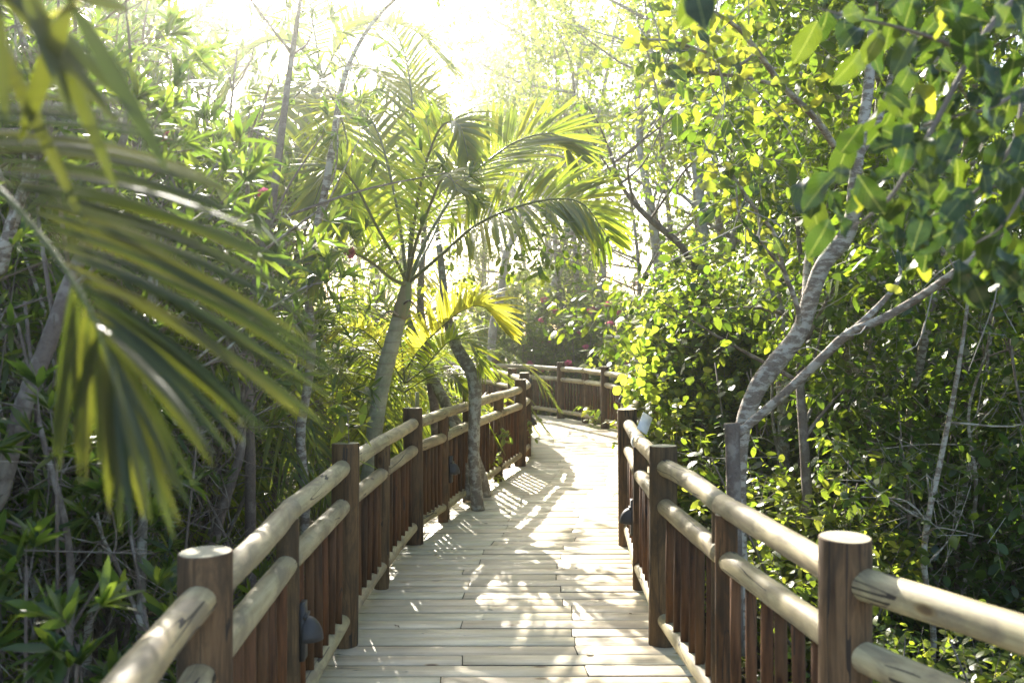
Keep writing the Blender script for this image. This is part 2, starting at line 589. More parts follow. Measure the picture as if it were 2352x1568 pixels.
def plank_mesh(c0, c1, c2, c3, th=.035):
    """corner points (near-left, near-right, far-right, far-left); returns mesh in local frame + matrix"""
    c = [Vector((p[0], p[1], 0)) for p in (c0, c1, c2, c3)]
    o = sum(c, Vector()) / 4
    xa = ((c[1] - c[0]) + (c[2] - c[3])).normalized()
    ya = Vector((-xa.y, xa.x, 0))
    q = [((p - o).dot(xa), (p - o).dot(ya)) for p in c]
    e = .004
    V, Fc = [], []
    def ring(z, ins):
        for x, y in q:
            V.append((x - math.copysign(ins, x), y - math.copysign(ins, y), z))
    ring(-th, 0); ring(-e, 0); ring(0, e)
    for r in range(2):
        for j in range(4):
            k = (j + 1) % 4
            Fc.append((r * 4 + j, r * 4 + k, (r + 1) * 4 + k, (r + 1) * 4 + j))
    Fc.append((8, 9, 10, 11)); Fc.append((3, 2, 1, 0))
    me = mesh_np('plank', V, Fc, M['plank'])
    me.materials.append(M['beam'])
    for qq in range(4): me.polygons[qq].material_index = 1
    mt = Matrix.Translation(o) @ Matrix(((xa.x, ya.x, 0, 0), (xa.y, ya.y, 0, 0), (0, 0, 1, 0), (0, 0, 0, 1)))
    return me, mt


row = 0
for i in range(len(SEC) - 1):
    (a, b), (c, d) = SEC[i], SEC[i + 1]
    mid = math.hypot((c[0] + d[0] - a[0] - b[0]) / 2, (c[1] + d[1] - a[1] - b[1]) / 2)
    nr = max(1, round(mid / (.148 if i > 0 else .2)))
    for r in range(nr):
        t0, t1 = r / nr, (r + 1) / nr
        lerp = lambda p, q, t: np.array([p[0] + (q[0] - p[0]) * t, p[1] + (q[1] - p[1]) * t])
        l0, l1 = lerp(a, c, t0), lerp(a, c, t1)
        r0, r1 = lerp(b, d, t0), lerp(b, d, t1)
        gap = .007 + random.random() * .006
        u = nrmz(l1 - l0) * gap / 2; v = nrmz(r1 - r0) * gap / 2
        l0, l1, r0, r1 = l0 + u, l1 - u, r0 + v, r1 - v
        ex = random.uniform(-.03, .03)
        xd = nrmz(r0 - l0)
        l0, l1 = l0 - xd * ex, l1 - xd * ex
        cut = .36 if (row % 2 == 0) else .67
        if random.random() < .08: cut = .36 if cut == .67 else .67
        cut += random.uniform(-.02, .02) + .03 * math.sin(row * .35)
        for (s0, s1) in ((0, cut), (cut, 1)):
            g = .0010
            e0 = s0 + (g if s0 else 0); e1 = s1 - (g if s1 < 1 else 0)
            me, mt = plank_mesh(l0 + (r0 - l0) * e0, l0 + (r0 - l0) * e1, l1 + (r1 - l1) * e1, l1 + (r1 - l1) * e0)
            o = obj('plank', me, deck)
            mt.translation.z = random.uniform(-.0025, .0025)
            o.matrix_local = mt @ Matrix.Rotation(random.uniform(-.006, .006), 4, 'X')
        row += 1

# ------------------------------------------------------------------ log railings
PH = 1.055


def z_obj(name, me, p0, p1, parent, L=None):
    """object whose local z runs from p0 to p1 (so that grain follows it)"""
    o = obj(name, me, parent)
    p0, p1 = Vector(p0), Vector(p1)
    q = (p1 - p0).to_track_quat('Z', 'Y')
    o.matrix_local = Matrix.Translation(p0) @ q.to_matrix().to_4x4() @ Matrix.Rotation(random.uniform(0, 6.28), 4, 'Z')
    return o


def log_mesh(name, L, r, mat, bend=0.0, seg=18, dome=True, taper=.0, n=9):
    """rounded-end log along local z, 0..L"""
    pts, rad = [], []
    if dome:
        for a in (0.0, .35, .7, 1.05, 1.35):
            pts.append((0, 0, r * .75 * (math.sin(a) - 1))); rad.append(max(.002, r * (1 - math.cos(a) if False else math.sin(max(a, .02) * .5 * math.pi / 1.35) ** .75)))
    for i in range(n):
        t = i / (n - 1)
        pts.append((bend * math.sin(math.pi * t), 0, L * t))
        rad.append(r * (1 - taper * t) * (1 + random.uniform(-.035, .035)))
    if dome:
        for a in (1.35, 1.05, .7, .35, 0.0):
            pts.append((0, 0, L + r * .75 * (1 - math.sin(a)))); rad.append(max(.002, r * (1 - taper) * math.sin(max(a, .02) * .5 * math.pi / 1.35) ** .75))
    p = np.array(pts, float)
    th = np.linspace(0, 2 * math.pi, seg, endpoint=False)
    lob = 1 + .02 * np.cos(2 * th + random.random() * 6) + .012 * np.cos(3 * th + random.random() * 6)
    V = np.zeros((len(p), seg, 3))
    rr = np.array(rad)[:, None] * lob[None]
    V[..., 0] = p[:, 0:1] + rr * np.cos(th); V[..., 1] = p[:, 1:2] + rr * np.sin(th); V[..., 2] = p[:, 2:3]
    Fc = []
    for i in range(len(p) - 1):
        for j in range(seg):
            k = (j + 1) % seg
            Fc.append((i * seg + j, i * seg + k, (i + 1) * seg + k, (i + 1) * seg + j))
    Fc.append(tuple(reversed(range(seg))))
    Fc.append(tuple((len(p) - 1) * seg + j for j in range(seg)))
    return mesh_np(name, V, Fc, mat, True)


def post_mesh(r, z0, z1, mat, endmat, bev=.006, seg=28):
    th = np.linspace(0, 2 * math.pi, seg, endpoint=False)
    lob = 1 + .025 * np.cos(2 * th + random.random() * 6) + .012 * np.cos(3 * th + random.random() * 6)
    zs = [z0, (z0 + z1) / 2, z1 - bev, z1 - bev * .3, z1]
    rs = [1, .99, .985, .97, .93]
    tilt = (random.uniform(-.05, .05), random.uniform(-.05, .05))
    V = []
    for z, s in zip(zs, rs):
        for a, l in zip(th, lob):
            x, y = r * s * l * math.cos(a), r * s * l * math.sin(a)
            V.append((x, y, z + ((tilt[0] * x + tilt[1] * y) if z > z1 - .1 else 0)))
    Fc = []
    for i in range(len(zs) - 1):
        for j in range(seg):
            k = (j + 1) % seg
            Fc.append((i * seg + j, i * seg + k, (i + 1) * seg + k, (i + 1) * seg + j))
    top = tuple((len(zs) - 1) * seg + j for j in range(seg))
    Fc.append(top)
    me = mesh_np('post', V, Fc, mat, True)
    me.materials.append(endmat)
    me.polygons[len(Fc) - 1].material_index = 1
    me.polygons[len(Fc) - 1].use_smooth = False
    return me


BAL = [log_mesh('baluster', .62, .0215, M['slat'], dome=False, seg=12, n=3, bend=random.uniform(-.004, .004)) for _ in range(5)]
JOINTS = {}


def railing(key, nodes, label):
    """nodes alternate big post, mid joint, big post ... as (x, y)"""
    r0 = empty('log_railing', (nodes[0][0], nodes[0][1], 0), 0, label, 'railing', 'log railings along the boardwalk')
    ox, oy = nodes[0]
    pt = lambda p, z: (p[0] - ox, p[1] - oy, z)
    N = len(nodes)
    for i, nd in enumerate(nodes):
        if i % 2 == 0:
            o = obj('post', post_mesh(.074, -.25, PH + random.uniform(-.008, .008), M['post'], M['endgrain']), r0)
            o.location = pt(nd, 0)
            o.rotation_euler = (random.uniform(-.008, .008), random.uniform(-.008, .008), random.random() * 6)
    zt, zm, zb = .935, .735, .135
    for i in range(0, N - 1):
        a, b = np.array(nodes[i]), np.array(nodes[i + 1])
        u = nrmz(b - a)
        nrm = np.array([-u[1], u[0]])
        d = np.linalg.norm(b - a)
        post_first = (i % 2 == 0)
        # top rail: from post axis to the joint
        s0, s1 = (a, b) if post_first else (a, b)
        tr = obj if False else None
        L = d
        me = log_mesh('top_rail', L, .045, M['rail'], bend=random.uniform(-.016, .016), dome=True, n=9)
        z_obj('top_rail', me, pt(s0, zt + (0 if post_first else .003)), pt(s1, zt + (.003 if post_first else 0)), r0)
        # ends near the joint stop a little short / past it: thick post near, thin post far
        js = .035
        m0, m1 = (a, b - u * js) if post_first else (a + u * js, b)
        for zz, nm, rr in ((zm, 'middle_rail', .044), (zb, 'bottom_rail', .041)):
            L = np.linalg.norm(m1 - m0)
            me = log_mesh(nm, L, rr, M['rail'], bend=random.uniform(-.006, .006), dome=True, n=7)
            dz = random.uniform(-.008, .008)
            z_obj(nm, me, pt(m0, zz + dz), pt(m1, zz - dz), r0)
        nb = 6
        c0, c1 = .12, d - .12
        for k in range(nb):
            t = c0 + (c1 - c0) * (k + .5) / nb
            p = a + u * t
            o = obj('baluster', random.choice(BAL), r0)
            o.location = pt(p + nrm * random.uniform(-.004, .004), .12)
            o.scale = (1, 1, 1)
            o.rotation_euler = (random.uniform(-.012, .012), random.uniform(-.012, .012), random.random() * 6)
    for i in range(1, N - 1, 2):
        a, j, b = np.array(nodes[i - 1]), np.array(nodes[i]), np.array(nodes[i + 1])
        u = nrmz(b - a)
        if u[1] < 0 and key != 'outer': u = -u
        if key == 'outer' and u[1] > 0 and False: u = -u
        for s, r, nm in ((-.062, .046, 'support_post'), (.062, .028, 'slim_post')):
            me = post_mesh(r, -.25, zt - .02, M['post'], M['endgrain'], seg=18)
            me.name = nm
            o = obj(nm, me, r0)
            o.location = pt(j + u * s, 0)
            o.rotation_euler = (random.uniform(-.01, .01), random.uniform(-.01, .01), random.random() * 6)
        JOINTS[(key, i)] = (j, u)
    return r0


def smooth_mid(a, b, off=0):
    return ((a[0] + b[0]) / 2, (a[1] + b[1]) / 2)


LEFT = [(-.60, .25), (-.70, 1.35), (-.833, 2.52), (-.886, 3.73), (-.885, 4.92), (-.835, 6.06), (-.762, 7.25), (-.585, 8.15),
        (-.405, 9.05), (-.14, 10.35), (.099, 11.45), (.21, 12.4), (.174, 13.25), (.12, 14.2), (0, 15.05), (-.25, 16.2), (-.6, 17.3), (-1.2, 18.2), (-2.0, 18.9)]
RIGHT = [(1.95, .75), (1.42, 1.62), (.965, 2.69), (.86, 3.82), (.795, 4.93), (.82, 6.03), (.896, 7.20), (1.04, 8.25), (1.24, 9.27),
         (1.46, 10.4), (1.70, 11.5), (1.84, 12.65), (1.90, 13.75), (1.80, 14.8), (1.58, 15.85), (1.31, 16.8), (.92, 17.65), (.42, 18.6), (-.35, 19.4), (-1.2, 20.1), (-2.1, 20.8)]
rl = railing('left', LEFT, 'log railing on the inner side of the bend, with a tree leaning through it')
rr_ = railing('outer', RIGHT, 'log railing round the outer side of the bend, its curved far stretch closing the view')


# bulkhead lamps ------------------------------------------------------------
def lamp(j, u, side, label, along=.045, z=.44):
    p = np.array(j) + np.array(u) * along
    nrm = np.array([u[1], -u[0]]) * side          # towards the deck
    base = p + nrm * .032
    rz = math.atan2(nrm[1], nrm[0])
    e = empty('bulkhead_lamp', (base[0], base[1], z), rz, label, 'lamp', 'bulkhead lamps on the railing posts')
    mb = MB(); mb.box((.010, 0, 0), (.020, .075, .23))
    mb.box((.024, 0, .062), (.012, .085, .012))
    obj('back_plate', mb.build('back_plate', M['metal_dark']), e)
    V, Fc = [], []
    R, nu, nv = .062, 12, 7
    for i in range(nv + 1):
        a = math.pi / 2 * i / nv
        for k in range(nu + 1):
            b = -math.pi / 2 + math.pi * k / nu
            V.append((.020 + 1.15 * R * math.cos(a) * math.cos(b), R * math.cos(a) * math.sin(b), -.035 + 1.55 * R * math.sin(a)))
    for i in range(nv):
        for k in range(nu):
            q = i * (nu + 1) + k
            Fc.append((q, q + 1, q + nu + 2, q + nu + 1))
    Fc.append(tuple(reversed(range(nu + 1))))
    obj('hood', mesh_np('hood', V, Fc, M['metal_dark'], True), e)
    mb = MB(); mb.tube([(.045, 0, -.046), (.045, 0, -.034)], [.018, .022], 12)
    obj('lens', mb.build('lens', M['glass_lens'], True), e)
    return e


lamp(*JOINTS[('left', 3)], 1, 'dark dome-hooded lamp on the left railing in front, nearest the camera')
lamp(*JOINTS[('left', 7)], 1, 'dark dome-hooded lamp beside the leaning tree trunks')
lamp(*JOINTS[('left', 11)], 1, 'dark dome-hooded lamp sticking out where the inner railing turns at the end of the view')
lamp(*JOINTS[('outer', 5)], -1, 'dark dome-hooded lamp behind the wide square-topped post of the right railing')
lamp(*JOINTS[('outer', 13)], -1, 'small dark dome-hooded lamp on the far curved railing beside the vine leaves', z=.55)
lamp(*JOINTS[('outer', 17)], -1, 'dark lamp on the far railing, mostly hidden behind the inner railing corner', z=.6)

# pale metal bracket on the right top rail
j = RIGHT[5]
e = empty('metal_bracket', (j[0], j[1], .935), 0, 'pale metal strap with a raised flat plate clamped round the right top rail', 'bracket')
mb = MB(); mb.tube([(0, -.03, 0), (0, .03, 0)], .0495, 24); obj('clamp_band', mb.build('clamp_band', M['metal_light'], True), e)
mb = MB(); mb.box((.045, .06, .115), (.075, .006, .19), Matrix.Rotation(.6, 3, 'Y') @ Matrix.Rotation(-.95, 3, 'X')); obj('flat_plate', mb.build('flat_plate', M['metal_light']), e)


# ------------------------------------------------------------------ foliage generators
def crown_arrays(rng, centres, radii, twigs, lpt, L, W, tl=.35, shape='ovate', up=.35, whorl=False, grav=.15, mid=False, droop=.25, fold=.15, spread=.75, twig_r=.003):
    C = np.array(centres, float); R = np.array(radii, float)
    k = rng.integers(0, len(C), twigs)
    d = nrmz(rng.normal(0, 1, (twigs, 3)))
    rad = R[k] * rng.random(twigs) ** .5 * spread
    s = C[k] + d * rad[:, None] * np.array([1, 1, .8])
    td = nrmz(d * .8 + np.array([0, 0, up]) + rng.normal(0, .45, (twigs, 3)))
    tln = tl * rng.uniform(.6, 1.25, twigs)
    e = s + td * tln[:, None]
    i = np.repeat(np.arange(twigs), lpt)
    n = len(i)
    t = (rng.uniform(.72, 1.0, n) if whorl else (np.tile(np.arange(lpt), twigs) + rng.random(n)) / lpt)
    b = s[i] + td[i] * (tln[i] * t)[:, None]
    per = nrmz(np.cross(td[i], rng.normal(0, 1, (n, 3))))
    if whorl:
        D = nrmz(td[i] * .75 + per * rng.uniform(.4, 1.1, n)[:, None])
    else:
        D = nrmz(td[i] * .45 + per * .8 - np.array([0, 0, droop]))
    Nn = nrmz(np.array([0, 0, 1.0]) + rng.normal(0, .45, (n, 3)))
    Ls = L * rng.uniform(.45, 1.25, n); Ws = W * Ls / L * rng.uniform(.8, 1.25, n)
    V, fs, uv = leaf_arrays(b, D, Nn, Ls, Ws, shape, fold=fold, grav=grav, mid=mid)
    tv, tf = tubes_np(s, e, twig_r, twig_r * .5)
    return (V, fs), (tv, tf)


def tree_variant(kind, seed):
    rng = np.random.default_rng(seed)
    wood = MB()
    twigmat, leafmat, barkmat = M['twig'], M['leaf_broad'], M['bark_pale']
    cs, rs = [], []
    out = {}
    if kind in ('broad', 'broad_light', 'broad_dark'):
        H = 8.0
        ns = 3
        limbs = MB()
        for s in range(ns):
            a = rng.uniform(0, 6.28)
            r = rng.uniform(.5, 1.5)
            top = np.array([math.cos(a) * r, math.sin(a) * r, H * rng.uniform(.72, .95)])
            mid1 = top * np.array([.35, .35, .33]) + rng.normal(0, .16, 3)
            mid2 = top * np.array([.6, .6, .66]) + rng.normal(0, .2, 3)
            pts = spline([(0, 0, -.2), tuple(mid1), tuple(mid2), tuple(top)], 16)
            wood.tube(pts, np.linspace(.085 if s == 0 else .06, .015, 16), 8)
            for b in range(8):
                t = rng.uniform(.44, .98)
                p = pts[int(t * 15)]
                c = p + np.array([rng.normal(0, 1.0), rng.normal(0, 1.0), rng.uniform(.1, .9)])
                q = spline([p, (p + c) / 2 + rng.normal(0, .12, 3), c], 6)
                limbs.tube(q, np.linspace(.03, .008, 6), 5, caps=False)
                cs.append(c); rs.append(rng.uniform(.45, .85))
                if rng.random() < .5:
                    cs.append(c + rng.normal(0, .5, 3)); rs.append(rng.uniform(.35, .6))
        lm = {'broad': 'leaf_broad', 'broad_light': 'leaf_light', 'broad_dark': 'leaf_dark'}[kind]
        (lv), (tv) = crown_arrays(rng, cs, rs, 1400, 8, .086, .045, .34, 'ovate')
        leafmat = M[lm]; out['limb'] = limbs.build('branches', M['bark_pale'], True)
    elif kind == 'ole':
        H = 4.6
        for s in range(11):
            a = rng.uniform(0, 6.28); r = rng.uniform(.25, 1.25)
            top = np.array([math.cos(a) * r, math.sin(a) * r, H * rng.uniform(.55, 1.0)])
            pts = spline([(rng.normal(0, .14), rng.normal(0, .14), -.1), tuple(top * [.3, .3, .35] + rng.normal(0, .12, 3)), tuple(top * [.7, .7, .7] + rng.normal(0, .12, 3)), tuple(top)], 14)
            wood.tube(pts, np.linspace(rng.uniform(.020, .034), .007, 14), 6)
            for b in range(7):
                t = rng.uniform(.25, 1.0); p = pts[int(t * 13)]
                c = p + np.array([rng.normal(0, .4), rng.normal(0, .4), rng.uniform(.1, .5)])
                wood.tube(spline([p, (p + c) / 2 + rng.normal(0, .05, 3), c], 4), np.linspace(.010, .005, 4), 4, caps=False)
                cs.append(c); rs.append(rng.uniform(.22, .42))
        lv, tv = crown_arrays(rng, cs, rs, 620, 13, .145, .024, .26, 'lance', up=.6, whorl=True, grav=.10)
        leafmat, barkmat = M['leaf_ole'], M['bark_brown']
    elif kind in ('shrub', 'shrub_light', 'shrub_dark'):
        H = 2.0
        for s in range(9):
            a = rng.uniform(0, 6.28); r = rng.uniform(.2, .9)
            top = np.array([math.cos(a) * r, math.sin(a) * r, H * rng.uniform(.5, 1)])
            pts = spline([(rng.normal(0, .1), rng.normal(0, .1), -.1), tuple(top * [.5, .5, .45] + rng.normal(0, .1, 3)), tuple(top)], 9)
            wood.tube(pts, np.linspace(.018, .005, 9), 5)
            for b in range(5):
                p = pts[int(rng.uniform(.3, 1) * 8)]
                cs.append(p + rng.normal(0, .22, 3)); rs.append(rng.uniform(.2, .4))
        lv, tv = crown_arrays(rng, cs, rs, 560, 8, .085, .042, .26, 'ovate', grav=.1)
        leafmat = M[{'shrub': 'leaf_broad', 'shrub_light': 'leaf_light', 'shrub_dark': 'leaf_dark'}[kind]]
        barkmat = M['twig']
    out['wood'] = wood.build('stems', barkmat, True)
    V, fs = join_arrays([lv])
    out['crown'] = mesh_np('crown', V, fs, leafmat)
    tvv, tff = tv
    out['twigs'] = mesh_np('twigs', tvv, tff, twigmat)
    out['kind'] = kind
    return out


def place(var, name, label, cat, loc, rz=0, sc=1.0, group=None, wname='trunk', squash=1.0):
    e = empty(name, loc, rz, label, cat, group)
    e.scale = (sc * squash, sc * squash, sc)
    obj(wname, var['wood'], e)
    if 'limb' in var: obj('branches', var['limb'], e, kind='stuff')
    obj('twigs', var['twigs'], e, kind='stuff')
    obj('leaves' if 'shrub' in name else 'crown', var['crown'], e, kind='stuff')
    return e


def clump(name, centres, radii, twigs, lpt, L, W, leafmat, twigmat, parent, seed, **k):
    rng = np.random.default_rng(seed)
    lv, tv = crown_arrays(rng, centres, radii, twigs, lpt, L, W, **k)
    V, fs = lv
    obj(name, mesh_np(name, V, fs, leafmat), parent, kind='stuff')
    obj('twigs', mesh_np('twigs', tv[0], tv[1], twigmat), parent, kind='stuff')


# palm fronds ---------------------------------------------------------------
def frond(parent, pts, nl=46, L=.55, W=.035, upv=(0, 0, 1), mat=None, base_t=.18, alpha=(62, 28), vee=.35, grav=.5, rr=.012, individual=False, seed=0, name='frond', lenp=.75):
    rng = np.random.default_rng(seed)
    mat = mat or M['leaf_palm']
    C = spline([tuple(p) for p in pts], 40)
    mb = MB(); mb.tube(C, np.linspace(rr, rr * .25, 40), 6)
    fo = obj(name, mb.build(name, M['rachis'], True), parent)
    T = nrmz(np.gradient(C, axis=0))
    bs, Ds, Ns, Ls, Gs = [], [], [], [], []
    for s in (-1, 1):
        t = base_t + (1 - base_t) * (np.arange(nl) + rng.uniform(-.2, .2, nl)) / (nl - 1)
        t = np.clip(t, 0, 1)
        ix = t * 39
        c = np.stack([np.interp(ix, np.arange(40), C[:, k]) for k in range(3)], 1)
        tt = nrmz(np.stack([np.interp(ix, np.arange(40), T[:, k]) for k in range(3)], 1))
        u = np.array(upv, float)
        sd_ = nrmz(np.cross(tt, u)); uu = np.cross(sd_, tt)
        w_ = (t - base_t) / (1 - base_t)
        al = np.radians(alpha[0] + (alpha[1] - alpha[0]) * w_) + rng.normal(0, .05, nl)
        ln = L * np.clip(np.sin(np.pi * (.12 + .80 * w_)) ** lenp, .15, 1) * rng.uniform(.9, 1.08, nl)
        vv = vee + rng.normal(0, .12, nl)
        D = tt * np.cos(al)[:, None] + (sd_ * s * np.cos(vv)[:, None] + uu * np.sin(vv)[:, None]) * np.sin(al)[:, None]
        Nn = nrmz(uu * np.cos(vv)[:, None] - sd_ * s * np.sin(vv)[:, None])
        bs.append(c); Ds.append(D); Ns.append(Nn); Ls.append(ln); Gs.append(grav * rng.uniform(.6, 1.4, nl))
    b, D, Nn, Lx, G = map(np.concatenate, (bs, Ds, Ns, Ls, Gs))
    if individual:
        for i in range(len(b)):
            V, fs, uv = leaf_arrays(b[i:i + 1], D[i:i + 1], Nn[i:i + 1], Lx[i:i + 1], W, 'fine', fold=-.25, grav=G[i:i + 1], mid=True)
            obj('leaflet', mesh_np('leaflet', V, fs, mat, True), fo)
    else:
        V, fs, uv = leaf_arrays(b, D, Nn, Lx, W, 'ribbon', fold=-.2, grav=G, mid=True)
        obj('leaflets', mesh_np('leaflets', V, fs, mat), fo, kind='stuff')
    return fo


def areca(label, loc, n=9, L=1.9, seed=0, mat=None, group='clumping palms', rz=0, spread=1.0, stem=.3, lean=(0, 0)):
    """young palm clump: arching fronds from the ground"""
    rng = np.random.default_rng(seed)
    e = empty('palm', loc, rz, label, 'palm', group)
    mb = MB()
    for i in range(4):
        a = rng.uniform(0, 6.28)
        mb.tube(spline([(.12 * math.cos(a), .12 * math.sin(a), -.1), (.15 * math.cos(a), .15 * math.sin(a), stem * .6), (.2 * math.cos(a), .2 * math.sin(a), stem + .3)], 6), np.linspace(.03, .015, 6), 8)
    obj('stems', mb.build('stems', M['bark_palm'], True), e)
    for i in range(n):
        a = i * 2.4 + rng.uniform(-.4, .4)
        r = L * rng.uniform(.35, .75) * spread
        h = stem + L * rng.uniform(.45, .95)
        dx, dy = math.cos(a), math.sin(a)
        p = [(dx * .1, dy * .1, stem * .8), (dx * r * .3, dy * r * .3, stem + (h - stem) * .6), (dx * r * .75, dy * r * .75, h), (dx * r * 1.25, dy * r * 1.25, h - L * .12), (dx * r * 1.6, dy * r * 1.6, h - L * .42)]
        frond(e, [np.array(q) + np.array([lean[0] * q[2], lean[1] * q[2], 0]) for q in p], nl=36, L=.42 * L / 1.9, W=.026, mat=mat, seed=seed * 50 + i, vee=.3, grav=.45, rr=.009)
    return e

# ==================================================================== PLANTS
VAR = {k: [tree_variant(k, s) for s in seeds] for k, seeds in
       {'broad': (1, 2), 'broad_light': (3, 4), 'broad_dark': (5,), 'ole': (6, 7, 8), 'shrub': (9, 10), 'shrub_light': (11,), 'shrub_dark': (12, 13)}.items()}


def path_tube(pts, rads, n=28, seg=10, jit=.02):
    return tube(spline(pts, n), np.interp(np.linspace(0, 1, n), np.linspace(0, 1, len(rads)), rads), seg, True, jit)


def limb(name, pts, rads, mat, parent, n=28, seg=10, jit=.02):
    V, Fc = path_tube(pts, rads, n, seg, jit)
    return obj(name, mesh_np(name, V, Fc, mat, True), parent)


def leaf_mesh(L, W, mat, seed, curl=.12, fold=.22, grav=0.1):
    V, fs, uv = leaf_arrays(np.zeros((1, 3)), np.array([[0, 1.0, 0]]), np.array([[0, 0, 1.0]]), L, W, 'fine', fold=fold, curl=curl, grav=grav, mid=True)
    rng = np.random.default_rng(seed)
    V[:, 2] += .012 * L / .1 * np.sin(V[:, 1] / L * 9 + rng.random() * 6) * np.abs(V[:, 0]) / (W * .5)
    return mesh_np('leaf', V, fs, mat, True, uv)


def put_leaf(me, p, D, Nn, s, parent, name='leaf'):
    D = Vector(D).normalized(); Sx = D.cross(Vector(Nn)).normalized(); Nn = Sx.cross(D)
    o = obj(name, me, parent)
    o.matrix_local = Matrix(((Sx.x * s, D.x * s, Nn.x * s, p[0]), (Sx.y * s, D.y * s, Nn.y * s, p[1]), (Sx.z * s, D.z * s, Nn.z * s, p[2]), (0, 0, 0, 1)))
    return o


def Pl(l, d=None):
    return [P(*q) for q in l]


# ---- leaning tree that grows up through the deck
e = empty('leaning_tree', (0, 0, 0), 0, 'mottled grey trunks growing through the deck and leaning over the left railing', 'tree')
limb('trunk', Pl([(1098, 1176, 8.62), (1093, 1120, 8.62), (1088, 1040, 8.62), (1090, 960, 8.65), (1091, 890, 8.7), (1080, 850, 8.75), (1050, 800, 8.85), (1035, 760, 9.0), (1022, 700, 9.2), (1015, 620, 9.5), (1000, 500, 9.8)]),
     [.062, .058, .055, .056, .064, .060, .058, .052, .045, .038, .022], M['bark_lichen'], e, 44, 14, .03)
limb('trunk', Pl([(1116, 1140, 9.35), (1098, 1075, 9.3), (1070, 1010, 9.25), (1040, 960, 9.3), (1012, 905, 9.4), (985, 850, 9.6), (960, 800, 9.8), (930, 700, 10.2)]),
     [.066, .062, .058, .055, .055, .05, .045, .03], M['bark_lichen'], e, 36, 12, .03)
limb('branch', Pl([(1078, 1150, 8.75), (1066, 1060, 8.9), (1050, 1000, 9.0), (1028, 950, 9.15)]), [.05, .045, .04, .03], M['bark_lichen'], e, 16, 10, .03)
clump('crown', [P(1000, 560, 9.8), P(1040, 640, 9.4), P(960, 640, 10.2), P(930, 700, 10.4), P(1090, 700, 9.6)], [.5, .4, .5, .4, .35], 40, 8, .08, .04, M['leaf_light'], M['twig'], e, 31)

# slim brown trunk behind the railing
e = empty('slim_tree', (0, 0, 0), 0, 'slim straight brown trunk just behind the left railing, left of the leaning trunks', 'tree')
limb('trunk', Pl([(1010, 1240, 9.6), (1004, 1100, 9.6), (1000, 960, 9.6), (990, 880, 9.65), (980, 790, 9.8), (965, 690, 10.2), (975, 500, 10.8), (960, 350, 11.2)]), [.055, .052, .050, .046, .042, .038, .03, .02], M['bark_brown'], e, 30, 12)
clump('crown', [P(960, 330, 11.5), P(900, 260, 11.8), P(1030, 250, 11.8), P(980, 150, 12), P(860, 420, 12)], [.8, .7, .7, .8, .6], 50, 8, .09, .045, M['leaf_light'], M['twig'], e, 32)

# ---- central palm with ringed trunk
e = empty('ringed_palm', tuple(P(846, 1150, 7.9)), 0, 'tall palm with ringed green trunk and arching fronds over the left railing', 'palm')
o0 = Vector(e.location)
def rel(l): return [P(*q) - o0 for q in l]
tp = rel([(842, 1240, 7.9), (850, 1080, 7.9), (866, 950, 7.85), (882, 860, 7.8), (900, 790, 7.75), (918, 725, 7.7)])
C = spline(tp, 90)
ln = np.concatenate([[0], np.cumsum(np.linalg.norm(np.diff(C, axis=0), axis=1))])
rad = np.interp(np.linspace(0, 1, 90), [0, .4, .7, 1], [.078, .066, .068, .058]) + .004 * (np.sin(ln * 2 * math.pi / .085) > .8)
V, Fc = tube(C, rad, 16)
obj('trunk', mesh_np('trunk', V, Fc, M['bark_palm'], True), e)
V, Fc = tube(spline(rel([(917, 730, 7.7), (928, 690, 7.7), (934, 655, 7.7), (940, 615, 7.7)]), 16), np.interp(np.linspace(0, 1, 16), [0, .25, .6, 1], [.060, .066, .048, .022]), 14)
obj('crownshaft', mesh_np('crownshaft', V, Fc, M['shaft'], True), e)
FR = [
    ([(936, 652, 7.7), (1020, 580, 7.5), (1090, 520, 7.3), (1180, 478, 7.1), (1270, 458, 7.0), (1340, 470, 6.9), (1395, 545, 6.9)], 56, .52, .034, True, .05, (70, 30), .35),
    ([(936, 652, 7.7), (985, 540, 7.9), (1056, 430, 8.1), (1128, 364, 8.2), (1199, 320, 8.3), (1275, 309, 8.3), (1318, 355, 8.3)], 58, .62, .036, True, .55, (62, 24), .25),
    ([(936, 645, 7.7), (948, 540, 7.4), (965, 430, 7.1), (990, 340, 6.8), (1020, 285, 6.5), (1055, 290, 6.3), (1075, 360, 6.1)], 46, .50, .034, False, .3, (55, 25), .7),
    ([(934, 645, 7.7), (922, 540, 7.7), (900, 420, 7.8), (870, 310, 8.0), (830, 250, 8.2), (790, 260, 8.3), (760, 330, 8.4)], 48, .62, .036, False, .3, (60, 28), .5),
    ([(934, 648, 7.7), (905, 590, 7.5), (860, 510, 7.3), (820, 430, 7.1), (785, 390, 7.0), (750, 400, 6.9), (720, 470, 6.8)], 44, .5, .034, False, .3, (60, 28), .5),
    ([(936, 645, 7.7), (945, 500, 7.9), (950, 350, 8.2), (945, 220, 8.5), (925, 110, 8.8), (880, 50, 9.1), (820, 60, 9.4)], 50, .62, .036, False, .3, (55, 25), .5),
    ([(936, 650, 7.7), (965, 600, 8.0), (1000, 530, 8.6), (1030, 440, 9.3), (1055, 380, 9.9), (1090, 350, 10.4), (1130, 370, 10.9)], 44, .6, .036, False, .3, (60, 28), .4),
    ([(934, 655, 7.7), (900, 640, 7.4), (850, 600, 7.0), (800, 580, 6.7), (750, 600, 6.4), (710, 660, 6.2)], 40, .45, .032, False, .3, (60, 28), .6),
    ([(936, 650, 7.7), (955, 560, 7.2), (985, 480, 6.7), (1010, 420, 6.3), (1030, 400, 6.0), (1050, 440, 5.7)], 36, .42, .030, False, .3, (60, 28), .6),
]
